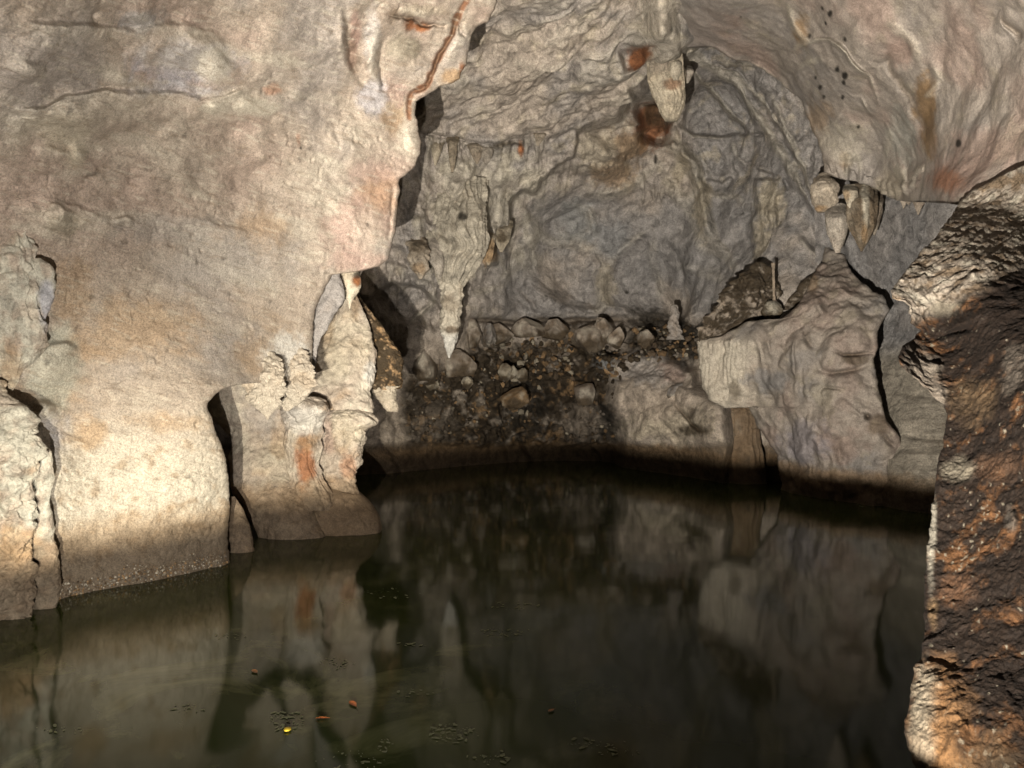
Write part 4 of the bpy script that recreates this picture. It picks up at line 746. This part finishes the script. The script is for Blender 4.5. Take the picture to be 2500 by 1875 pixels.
for xm, rows, sd, lb in (
    (640, [(846, 618, 648), (862, 604, 668), (890, 592, 690), (930, 590, 697), (958, 600, 694), (985, 618, 684), (1004, 636, 668), (1018, 648, 658), (1024, 651, 655)], 16, 'pale drooping nodule ending in a tip beside the shaded grey column'),
    (712, [(842, 700, 734), (866, 682, 752), (900, 670, 764), (935, 668, 764), (962, 674, 750), (984, 682, 730), (998, 690, 712), (1004, 696, 704)], 17, 'pale spotted nodule just above the white cap of the cream column')):
    top = rows[0][0]; rr2 = []
    for y, x0, x1 in rows:
        k = min(1.0, (y-top)/60.0); rr2.append((y, x0, x1, lw_depth(xm, min(y, 905))+0.16-0.12*k))
    tag(column('pale_nodule', rr2, M_WALL, lambda c, px, py, P: mix(c, LIME*0.5+PALE*0.4, 0.5+0*px), 0.30, 1.8, 0.05, 0.10, lump=0.035, seed=sd, base=LIME*0.6+PALE*0.3), lb, 'nodule')

# ------------------------------------------------------------------ hanging formations of the far wall and the vault
_av, _ax, _ay = [], [], []
for _o in (fw, ce):
    _n = len(_o.data.vertices); _a = np.empty(_n*3, np.float32); _o.data.vertices.foreach_get('co', _a); _a = _a.reshape(-1, 3)
    _av.append(_a[:, 1]); _ax.append(_a[:, 0]/_a[:, 1]*F+1250); _ay.append(937.5-(_a[:, 2]-CAM_H)/_a[:, 1]*F)
_av, _ax, _ay = np.concatenate(_av), np.concatenate(_ax), np.concatenate(_ay)
def wall_depth(x, y):
    m = (np.abs(_ax-x) < 7) & (np.abs(_ay-y) < 7)
    return float(np.median(_av[m])) if m.any() else None
def c_st(tip=None, dk=None, base=CREAM):
    def f(c, px, py, P):
        c = mix(c, base*0.75+LIME*0.3, 0.65+0*px)
        if tip is not None: c = mix(c, WHITE, 0.8*sstep(tip, tip+30, py))
        if dk: c = tint(c, px, py, P, dk)
        return c
    return f
def hang(name, rows, label, fn, seed, aspect=0.7, amp=0.05, flute=0.0, nf=9, mat=None, lump=0.0, base=CREAM, cat='stalactite', st=2.0, group=None, sink=0.3, out_=0.12):
    d0 = wall_depth((rows[0][1]+rows[0][2])/2, rows[0][0])
    if d0 and rows[0][1] < 1560:                                                 # the root grows out of the wall itself
        ds = [d0+0.12, d0-0.02]+[d0-out_]*(len(rows)-2); rows = [(y, a-(6 if i == 0 else 0), b+(6 if i == 0 else 0), dd_) for i, ((y, a, b, _), dd_) in enumerate(zip(rows, ds))]
    tag(column(name, rows, mat or M_FAR, fn, aspect, 2.2, amp, 0.2, flute, nf, seed, lump, base, stretch=st, sink=sink), label, cat, None, group)
_d = wall_depth(1125, 500) or 12.7
_f = c_st(800, [(1128, 530, 12, 12, SOOT, 0.9), (1100, 740, 30, 24, WETB, 0.5), (1105, 805, 20, 10, WETB, 0.8)], PALE)
assembled('great_stalactite', 'large fluted cream stalactite with white tip hanging low over the rubble', 'stalactite', tuple(at(1100, 874, _d-0.3)), [
    column('shaft', [(440, 1076, 1176, _d+0.34), (470, 1070, 1176, _d+0.22), (505, 1064, 1174, _d+0.06), (535, 1058, 1174, _d-0.08), (570, 1055, 1175, _d-0.2), (605, 1058, 1172, _d-0.28), (640, 1066, 1161, _d-0.3), (668, 1073, 1149, _d-0.3), (690, 1076, 1134, _d-0.3), (706, 1082, 1122, _d-0.3)], M_FAR, _f, 0.7, 2.0, 0.07, 0.2, flute=0.085, nflute=12, seed=21, base=PALE, stretch=3.5),
    column('tip', [(680, 1080, 1126, _d-0.3), (700, 1074, 1129, _d-0.3), (726, 1079, 1128, _d-0.3), (770, 1079, 1121, _d-0.3), (794, 1075, 1121, _d-0.3), (813, 1079, 1119, _d-0.3), (827, 1082, 1116, _d-0.3), (852, 1088, 1108, _d-0.3), (874, 1095, 1098, _d-0.3)], M_COL, _f, 0.9, 1.8, 0.035, 0.12, lump=0.03, seed=21.5, base=PALE)])
hang('drapery_fold', [(560, 1056, 1080, 12.85), (600, 1048, 1082, 12.85), (632, 1048, 1082, 12.85), (656, 1062, 1082, 12.85), (682, 1069, 1076, 12.85)], 'grey drapery fold clinging to the near side of the large fluted stalactite', c_st(None, None, GREY*1.1), 22, 0.7, 0.03, 0.02, 6)
hang('knobbly_stalactite', [(572, 1005, 1036, 12.9), (590, 999, 1044, 12.9), (630, 998, 1046, 12.9), (655, 1003, 1044, 12.9), (672, 1018, 1036, 12.9), (682, 1022, 1028, 12.9)], 'short brown knobbly stalactite between overhang and large fluted stalactite', c_st(None, [(1020, 600, 26, 30, MUD*2, 0.7), (1025, 655, 20, 16, OCHRE, 0.6)], LIME), 23, 0.8, 0.06, lump=0.05)
hang('drip_drapery', [(556, 1172, 1206, 12.75), (590, 1168, 1206, 12.75), (612, 1170, 1203, 12.75), (628, 1180, 1202, 12.75), (648, 1191, 1195, 12.75)], 'yellowish pointed drapery just beyond the large fluted stalactite', c_st(None, [(1190, 610, 24, 36, OCHRE*1.2, 0.8)]), 24, 0.5, 0.03, 0.02, 5)
hang('drip_drapery', [(540, 1208, 1246, 12.8), (570, 1206, 1246, 12.8), (590, 1210, 1240, 12.8), (604, 1216, 1232, 12.8), (616, 1221, 1226, 12.8)], 'brown-speckled drapery tip beside the sharp vertical curtain edge', c_st(None, [(1225, 580, 16, 24, MUD*1.4, 0.85)]), 25, 0.5, 0.03, 0.02, 5)
for rows, lb, sd, cc in (
    ([(338, 1052, 1080, 12.2), (360, 1054, 1078, 12.2), (385, 1058, 1070, 12.2), (404, 1061, 1064, 12.2)], 'small pale stalactite nearest the overhang under the swirled vault', 26, CREAM * 0.9),
    ([(322, 1094, 1116, 12.2), (360, 1097, 1115, 12.2), (395, 1098, 1112, 12.2), (421, 1102, 1106, 12.2)], 'thin dark brown stalactite under the edge of the swirled vault', 27, MUD * 2.6),
    ([(345, 1140, 1180, 12.4), (365, 1148, 1176, 12.4), (385, 1156, 1172, 12.4), (400, 1163, 1167, 12.4)], 'stubby brown stalactite in the middle of the swirled vault edge', 28, LIME * 0.6),
    ([(352, 1172, 1206, 12.4), (372, 1176, 1203, 12.4), (392, 1180, 1196, 12.4), (401, 1184, 1189, 12.4)], 'curled grey stalactite beside the stubby brown one', 29, GREY),
    ([(320, 1308, 1332, 13.2), (336, 1310, 1326, 13.2), (348, 1309, 1320, 13.2), (356, 1310, 1314, 13.2)], 'tiny lone stalactite right of the dark slit in the vault edge', 30, LIME)):
    hang('stalactite', rows, lb, c_st(None, None, cc), sd, 0.7, 0.03, 0.012, 6)
hang('vault_stalactite', [(70, 1604, 1660, 11.9), (92, 1600, 1656, 11.6), (120, 1590, 1656, 11.4), (150, 1582, 1664, 11.4), (190, 1586, 1668, 11.4), (206, 1589, 1669, 11.4), (236, 1602, 1668, 11.4), (262, 1612, 1664, 11.4), (284, 1620, 1656, 11.4), (295, 1627, 1652, 11.4)], 'blunt cream stalactite hanging from the top of the vault', c_st(None, [(1640, 205, 24, 16, RUST*0.9, 0.6), (1610, 160, 30, 30, LIME*0.7, 0.7)]), 31, 0.7, 0.05, 0.03, 11)
hang('stone_lobe', [(138, 1638, 1660, 11.2), (160, 1634, 1665, 11.2), (180, 1637, 1664, 11.2), (196, 1644, 1656, 11.2)], 'pale lobe pressed against the neck of the vault stalactite', c_st(None, None, PALE*0.9), 32, 0.6, 0.02, cat='rock lobe')
hang('stone_lobe', [(162, 1668, 1690, 11.6), (178, 1665, 1694, 11.6), (192, 1668, 1686, 11.6), (203, 1674, 1680, 11.6)], 'small grey lobe at the far side of the vault stalactite', c_st(None, None, GREY), 33, 0.6, 0.02, cat='rock lobe')
hang('scratched_knob', [(424, 2000, 2022, 10.4), (440, 1988, 2036, 10.4), (465, 1981, 2043, 10.4), (490, 1983, 2040, 10.4), (505, 1990, 2030, 10.4), (518, 1996, 2014, 10.4)], 'round tan scratched knob hanging from the vault lip', c_st(None, [(2005, 508, 20, 10, OCHRE, 0.8)], LIME*1.1), 34, 0.8, 0.05, lump=0.03, cat='rock knob', st=0.5)
hang('stone_cone', [(500, 2022, 2060, 10.9), (520, 2016, 2068, 10.9), (545, 2018, 2066, 10.9), (575, 2026, 2062, 10.9), (600, 2034, 2056, 10.9), (618, 2040, 2050, 10.9)], 'pale grey inverted cone below the round tan knob', c_st(None, None, GREY*1.15), 35, 0.7, 0.03, 0.015, 7, cat='stalactite')
hang('stalactite', [(452, 2060, 2092, 10.3), (470, 2058, 2094, 10.3), (490, 2066, 2092, 10.3), (512, 2072, 2082, 10.3)], 'short yellow-white stalactite beside the round tan knob', c_st(None, [(2066, 480, 12, 20, OCHRE, 0.6)], PALE), 36, 0.7, 0.02)
hang('dark_stalactite', [(452, 2084, 2132, 10.3), (480, 2078, 2134, 10.3), (520, 2074, 2134, 10.3), (560, 2084, 2128, 10.3), (590, 2094, 2116, 10.3), (614, 2102, 2105, 10.3)], 'dark brown pointed stalactite with a white streak, under the vault lip', c_st(None, [(2113, 500, 12, 60, PALE, 0.9), (2111, 570, 8, 30, OCHRE*0.7, 0.7)], MUD*1.8), 37, 0.6, 0.04, 0.03, 7, base=MUD*2)
hang('stalactite', [(470, 2136, 2150, 10.45), (488, 2134, 2157, 10.45), (520, 2131, 2155, 10.45), (550, 2131, 2145, 10.45), (574, 2132, 2136, 10.45)], 'flat brown stalactite on the far side of the dark pointed one', c_st(None, None, LIME*0.45), 38, 0.6, 0.03, base=WETB)
for rows, lb, sd in (
    ([(440, 2196, 2226, 9.7), (470, 2202, 2229, 9.7), (488, 2210, 2226, 9.7), (500, 2217, 2221, 9.7)], 'pale cream drip cone on the vault lip, first of three', 39),
    ([(478, 2196, 2212, 9.75), (496, 2202, 2210, 9.75), (510, 2205, 2207, 9.75)], 'tiny thin drip on the vault lip next to the cream cone', 40),
    ([(470, 2226, 2262, 9.5), (492, 2230, 2258, 9.5), (508, 2235, 2250, 9.5), (524, 2240, 2243, 9.5)], 'pinkish pointed drip at the end of the vault lip, above the grey passage', 41)):
    hang('lip_drip', rows, lb, c_st(None, None, LIME*0.75), sd, 0.7, 0.03, base=LIME*0.7)

# ------------------------------------------------------------------ brown slab, straw column and stones above the rubble
def c_slab(c, px, py, P):
    n = fbm(P, 0.14, 5, 0.65, off=9)
    c = mix(mix(c, LIME*0.75, 0.6+0*n), MUD, 0.95*sstep(0.22, -0.08, n-0.25*sstep(740, 680, py)))
    return c
tag(column('tilted_slab', [(640, 1845, 1862, 12.2), (660, 1822, 1888, 12.2), (690, 1788, 1892, 12.2), (720, 1768, 1896, 12.15), (754, 1747, 1890, 12.15), (785, 1722, 1850, 12.25), (810, 1704, 1790, 12.3), (834, 1702, 1745, 12.35), (846, 1706, 1725, 12.35)], M_MUD, c_slab, 0.35, 2.0, 0.10, 0.22, lump=0.09, seed=51, base=LIME*0.7),
    'tilted muddy brown rock slab lying on the fluted flowstone', 'rock slab')
tag(column('muddy_ridge', [(650, 2000, 2030, 11.9), (690, 1965, 2020, 11.9), (720, 1932, 2000, 11.95), (745, 1915, 1970, 12.1), (760, 1912, 1950, 12.3)], M_MUD, c_slab, 0.5, 2.4, 0.07, 0.25, lump=0.04, seed=52, base=LIME*0.7),
    'sloping muddy ridge between the tilted slab and the rock mass', 'rock')
tag(column('straw_column', [(642, 1883, 1893, 11.95), (660, 1885, 1891, 11.9), (690, 1886, 1892, 11.9), (720, 1887, 1893, 11.9), (742, 1886, 1896, 11.9)], M_FAR, c_st(None, None, WETB*1.6), 1.0, 2.0, 0.012, 0.1, seed=53), 'thin straight stone straw beside the tilted slab', 'stalactite')
boulder('pale_stone', 1852, 728, 1912, 782, 11.85, 'whitish rough stone at the foot of the thin straw', M_FAR, PALE*0.75, 54, 0.4)
tag(column('stalagmite', [(744, 1642, 1652, 14.8), (752, 1640, 1655, 14.8), (775, 1638, 1658, 14.8), (800, 1634, 1660, 14.8), (830, 1630, 1668, 14.8)], M_COL, c_st(None, None, GREY*0.55), 0.8, 2.0, 0.07, 0.15, lump=0.04, seed=55, base=GREY), 'small rough grey stalagmite standing on the dark rubble', 'stalagmite')
tag(column('brown_pillar', [(985, 1785, 1845, 12.6), (1010, 1790, 1848, 12.5), (1060, 1796, 1850, 12.4), (1110, 1790, 1860, 12.3), (1260, 1780, 1880, 12.2)], M_MUD, lambda c, px, py, P: waterline_band(mix(c, WETB*1.3, 0.6+0*px), P, 0.36), 0.5, 2.4, 0.06, 0.3, flute=0.03, nflute=8, seed=56, base=WETB*1.6, stretch=3.0),
    'dark brown streaked pillar under the fluted flowstone end', 'cave column')

B = [('rounded_boulder', 1002, 812, 1064, 932, 13.5, 'tall rounded grey boulder at the near end of the rubble row', LIME*0.8),
     ('rounded_boulder', 1060, 852, 1160, 922, 13.9, 'largest smooth beige boulder, right below the white stalactite tip', LIME*0.95),
     ('rounded_boulder', 1126, 778, 1178, 854, 14.4, 'upright beige boulder with a rusty drip line behind the stalactite tip', LIME*0.9),
     ('rounded_boulder', 1176, 790, 1206, 845, 14.6, 'narrow grey boulder wedged behind the upright beige one', GREY*0.9),
     ('rounded_boulder', 1193, 788, 1250, 828, 14.8, 'oval beige boulder left of the red-streaked long one', LIME*0.9),
     ('rounded_boulder', 1246, 778, 1334, 820, 14.9, 'long low boulder with a thin red streak, under the recess wall', LIME*0.95),
     ('rounded_boulder', 1322, 780, 1384, 820, 14.95, 'smooth oval boulder right of the red-streaked one', LIME*0.85),
     ('rounded_boulder', 1402, 786, 1470, 852, 14.7, 'squat beige boulder in the middle of the rubble row', LIME*0.95),
     ('rounded_boulder', 1446, 776, 1500, 830, 14.75, 'round-backed boulder leaning on the squat beige one', LIME),
     ('rounded_boulder', 1484, 800, 1524, 842, 14.6, 'angular pale boulder at the far end of the rubble row', LIME*1.05),
     ('loose_stone', 1038, 910, 1068, 942, 13.6, 'small ochre stone below the largest boulder', CREAM*0.8),
     ('loose_stone', 1128, 917, 1150, 940, 13.9, 'small cream block lying alone on the dark mud', CREAM),
     ('loose_stone', 1218, 888, 1246, 920, 14.2, 'cream stone at the top of the little heap in the mud', CREAM*0.8),
     ('loose_stone', 1240, 894, 1262, 916, 14.2, 'beige stone touching the top of the little heap', CREAM*0.7),
     ('loose_stone', 1262, 900, 1286, 922, 14.25, 'brown pebble beside the little heap in the mud', CREAM*0.55),
     ('loose_stone', 1222, 945, 1292, 990, 14.0, 'rounded tan stone half sunk in the dark mud', OCHRE*0.75),
     ('loose_stone', 1402, 936, 1448, 976, 14.2, 'grey-brown stone high on the pale mud slope', LIME*0.65),
     ('loose_stone', 1556, 806, 1592, 840, 14.3, 'pale stone on the black rubble near the stalagmite', LIME*0.8),
     ('loose_stone', 1630, 930, 1668, 968, 13.0, 'round stone lodged in the crack of the beige bank', GREY*0.9),
     ('loose_stone', 1664, 930, 1690, 975, 13.0, 'upright pebble beside the fluted flowstone end', LIME*0.7)]
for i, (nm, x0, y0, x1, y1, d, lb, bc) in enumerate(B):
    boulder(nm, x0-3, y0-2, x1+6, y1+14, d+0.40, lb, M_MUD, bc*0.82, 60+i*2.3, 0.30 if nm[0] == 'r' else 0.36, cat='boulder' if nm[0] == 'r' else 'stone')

# ------------------------------------------------------------------ masses nobody could count
def scatter(name, label, spots, mat, cols, seed):
    rng = np.random.RandomState(seed); V0, T0 = ICO1; Vs, Ts, Cs = [], [], []; k = 0
    for p, r in spots:
        v = V0*(1+rng.uniform(-0.28, 0.28, (len(V0), 1)))*r*rng.uniform(0.7, 1.3, 3)
        a = rng.uniform(0, 6.28); ca, sa = math.cos(a), math.sin(a); v = v@np.array([[ca, sa, 0], [-sa, ca, 0], [0, 0, 1]])
        Vs.append(v+p); Ts.append(T0+k); k += len(V0)
        Cs.append(np.ones((len(V0), 3))*cols[rng.randint(len(cols))]*rng.uniform(0.6, 1.15))
    o = mesh_object(name, np.concatenate(Vs), np.concatenate(Ts), np.concatenate(Cs), mat, smooth=False)
    tag(o, label, None, 'stuff')
def on_sheet(o):
    n = len(o.data.vertices); a = np.empty(n*3, np.float32); o.data.vertices.foreach_get('co', a); a = a.reshape(-1, 3)
    return a, a[:, 0]/a[:, 1]*F+1250, 937.5-(a[:, 2]-CAM_H)/a[:, 1]*F
rng = np.random.RandomState(3)
a, qx, qy = on_sheet(fw)
def pick(m, n):
    i = np.nonzero(m)[0]; return i[rng.randint(0, len(i), n)] if len(i) else []
sp = []
for (x0, x1, y0, y1, n, r0, r1) in ((1190, 1400, 815, 925, 260, 0.02, 0.075), (1000, 1240, 900, 1070, 190, 0.012, 0.04), (1230, 1320, 900, 1060, 80, 0.015, 0.06), (1540, 1705, 800, 880, 220, 0.02, 0.075), (1455, 1530, 850, 930, 80, 0.02, 0.07), (1380, 1500, 930, 1075, 90, 0.012, 0.05)):
    for i in pick((qx > x0) & (qx < x1) & (qy > y0) & (qy < y1), n): sp.append((a[i]+rng.normal(0, 0.02, 3), rng.uniform(r0, r1)))
scatter('rubble', 'dark gravel and small broken stones strewn over the muddy slope', sp, M_MUD, [MUD*1.2, WETB*0.8, OCHRE*0.6, OCHRE*0.8, MUD*0.8, CREAM*0.7, MUD, LIME*0.5], 5)
a, qx, qy = on_sheet(lw)
sp = []
wl_px = 937.5+CAM_H*F/np.maximum(a[:, 1], 0.1)
for i in pick((qx > 140) & (qx < 556) & (a[:, 2] > 0.0) & (a[:, 2] < 0.10), 420): sp.append((a[i], rng.uniform(0.004, 0.011)))
for i in pick((qx > 300) & (qx < 556) & (a[:, 2] > 0.05) & (a[:, 2] < 0.16), 120): sp.append((a[i], rng.uniform(0.003, 0.008)))
scatter('gravel', 'tiny golden pebbles crusting the smooth wall along its waterline', sp, M_COL, [WETB, OCHRE, CREAM*0.8, PALE, LIME*0.6, OCHRE*0.6], 9)

# ------------------------------------------------------------------ floating leaves and scum on the pool
def on_water(px, py, z=0.004):
    d = (CAM_H-z)*F/(py-937.5); return np.array(((px-1250)/F*d, d, z))
def flat_mat(name, col, rough=0.5):
    m = bpy.data.materials.new(name); m.use_nodes = True; n = m.node_tree.nodes; l = m.node_tree.links; b = n['Principled BSDF']
    t = n.new('ShaderNodeTexNoise'); t.inputs['Scale'].default_value = 60; r = n.new('ShaderNodeValToRGB'); e = r.color_ramp.elements
    e[0].color = tuple(c*0.65 for c in col)+(1,); e[1].color = tuple(min(1, c*1.15) for c in col)+(1,); e[0].position = 0.35; e[1].position = 0.65
    tc = n.new('ShaderNodeTexCoord'); l.new(tc.outputs['Object'], t.inputs['Vector']); l.new(t.outputs[0], r.inputs[0]); l.new(r.outputs[0], b.inputs['Base Color']); b.inputs['Roughness'].default_value = rough
    return m
M_OR = flat_mat('orange_leaf', (0.55, 0.15, 0.03)); M_BR = flat_mat('brown_leaf', (0.30, 0.12, 0.03)); M_YE = flat_mat('yellow_petal', (0.62, 0.44, 0.03))
def leaf(px, py, length, width, ang, mat, label):
    n = 9; t = np.linspace(0, 1, n); w = np.sin(t**0.8*math.pi)*width/2
    xs = (t-0.5)*length; V = []
    for i in range(n):
        for s in (-1, 0, 1): V.append((xs[i], s*w[i], 0.004*abs(s)*w[i]/max(w.max(), 1e-6)+0.010*(t[i]-0.5)**2))
    V = np.array(V); ca, sa = math.cos(ang), math.sin(ang); V = V@np.array([[ca, sa, 0], [-sa, ca, 0], [0, 0, 1]])+on_water(px, py)
    Fq = [(i*3+s, (i+1)*3+s, (i+1)*3+s+1, i*3+s+1) for i in range(n-1) for s in (0, 1)]
    o = mesh_object('fallen_leaf', V, Fq, None, mat)
    k = np.array(on_water(px, py)); tip = np.array((ca, sa, 0))*length*0.5
    st = mesh_object('leaf_stalk', np.array([k+tip, k+tip*1.35+np.array((0, 0, 0.004)), k+tip*1.35+np.array((0.002, 0.002, 0.004)), k+tip+np.array((0.002, 0.002, 0))]), [(0, 1, 2, 3)], None, M_BR, parent=o)
    tag(o, label, 'leaf')
leaf(862, 1719, 0.085, 0.034, -1.0, M_OR, 'orange leaf floating farther out, tilted to the picture')
leaf(788, 1754, 0.075, 0.022, 0.05, M_OR, 'bright red-orange leaf floating level beside the yellow petal')
leaf(622, 1640, 0.070, 0.030, -0.9, M_BR, 'dull brown leaf floating on the reflection of the columns')
leaf(1346, 1735, 0.045, 0.022, 0.8, M_BR, 'small brown leaf alone on the black water')
def petal(px, py):
    V0, T = ICO3; V = V0*np.array((0.017, 0.022, 0.006))*(1+0.25*fbm(tuple((V0*1.0).T), 0.7, 2))[:, None]+on_water(px, py, 0.008)
    tag(mesh_object('yellow_petal', V, T, None, M_YE), 'small bright yellow petal floating on a scum patch', 'petal')
petal(702, 1780)
def scum():
    rg = np.random.RandomState(12); V, Fq = [], []; k = 0
    pats = [(700, 1760, 45, 26, 120), (820, 1620, 40, 16, 70), (960, 1450, 70, 14, 60), (1220, 1545, 70, 12, 90), (1010, 1572, 40, 6, 30), (1100, 1790, 60, 24, 130), (860, 1855, 90, 28, 60), (460, 1730, 50, 12, 40),
            (1260, 1480, 60, 14, 40), (1430, 1815, 40, 16, 40), (1510, 1830, 50, 20, 40), (150, 1780, 60, 12, 30), (1000, 1690, 60, 12, 30), (560, 1555, 40, 8, 30), (1200, 1850, 50, 20, 40), (940, 1820, 20, 16, 30), (2060, 1235, 60, 6, 12), (1790, 1175, 20, 4, 8)]
    for cx, cy, rx, ry, n in pats:
        for _ in range(int(n*0.6)):
            a = rg.uniform(0, 6.28); r = rg.uniform(0, 1)**0.6
            c = on_water(cx+rx*r*math.cos(a)+rg.normal(0, rx*0.12), max(1160, cy+ry*r*math.sin(a)), 0.003+0.0012*rg.rand())
            s = rg.uniform(0.0010, 0.0036)*(1+c[1]/9)*rg.choice([0.7, 1, 2.2]); L = rg.uniform(0.8, 3.0); an = rg.uniform(-1.5, 1.5); ca, sa = math.cos(an), math.sin(an)
            m = 7
            for j in range(m):
                t = 2*math.pi*j/m; rr_ = rg.uniform(0.5, 1.2); x = s*L*math.cos(t)*rr_; y = s*math.sin(t)*rr_
                V.append(c+np.array((x*ca-y*sa, x*sa+y*ca, 0)))
            V.append(c)
            for j in range(m): Fq.append((k+j, k+(j+1) % m, k+m))
            k += m+1
    o = mesh_object('floating_scum', np.array(V), np.array(Fq), None, flat_mat('pale_scum', (0.16, 0.17, 0.09), 0.8), smooth=False)
    tag(o, 'pale flecks of scum drifting in patches on the pool', None, 'stuff')
scum()

# ------------------------------------------------------------------ the floodlight on the ledge (below the picture)
def floodlight():
    import bmesh
    e = link(bpy.data.objects.new('floodlight', None)); e.location = (-0.52, -0.06, 0.19)
    mm = flat_mat('black_housing', (0.03, 0.03, 0.03), 0.4)
    def box(name, c, s):
        bm = bmesh.new(); bmesh.ops.create_cube(bm, size=1.0); bmesh.ops.scale(bm, vec=s, verts=bm.verts); bmesh.ops.translate(bm, vec=c, verts=bm.verts)
        bmesh.ops.bevel(bm, geom=bm.edges[:], offset=min(s)*0.15, segments=2, affect='EDGES')
        me = bpy.data.meshes.new(name); bm.to_mesh(me); bm.free(); me.materials.append(mm); o = link(bpy.data.objects.new(name, me)); o.parent = e
    box('housing', (0, -0.10, 0.04), (0.46, 0.10, 0.10)); box('bracket', (0, -0.10, -0.02), (0.5, 0.04, 0.02)); box('battery', (0, -0.28, 0.05), (0.3, 0.2, 0.1))
    tag(e, 'low black twin floodlight on the added ledge', 'lamp')
floodlight()
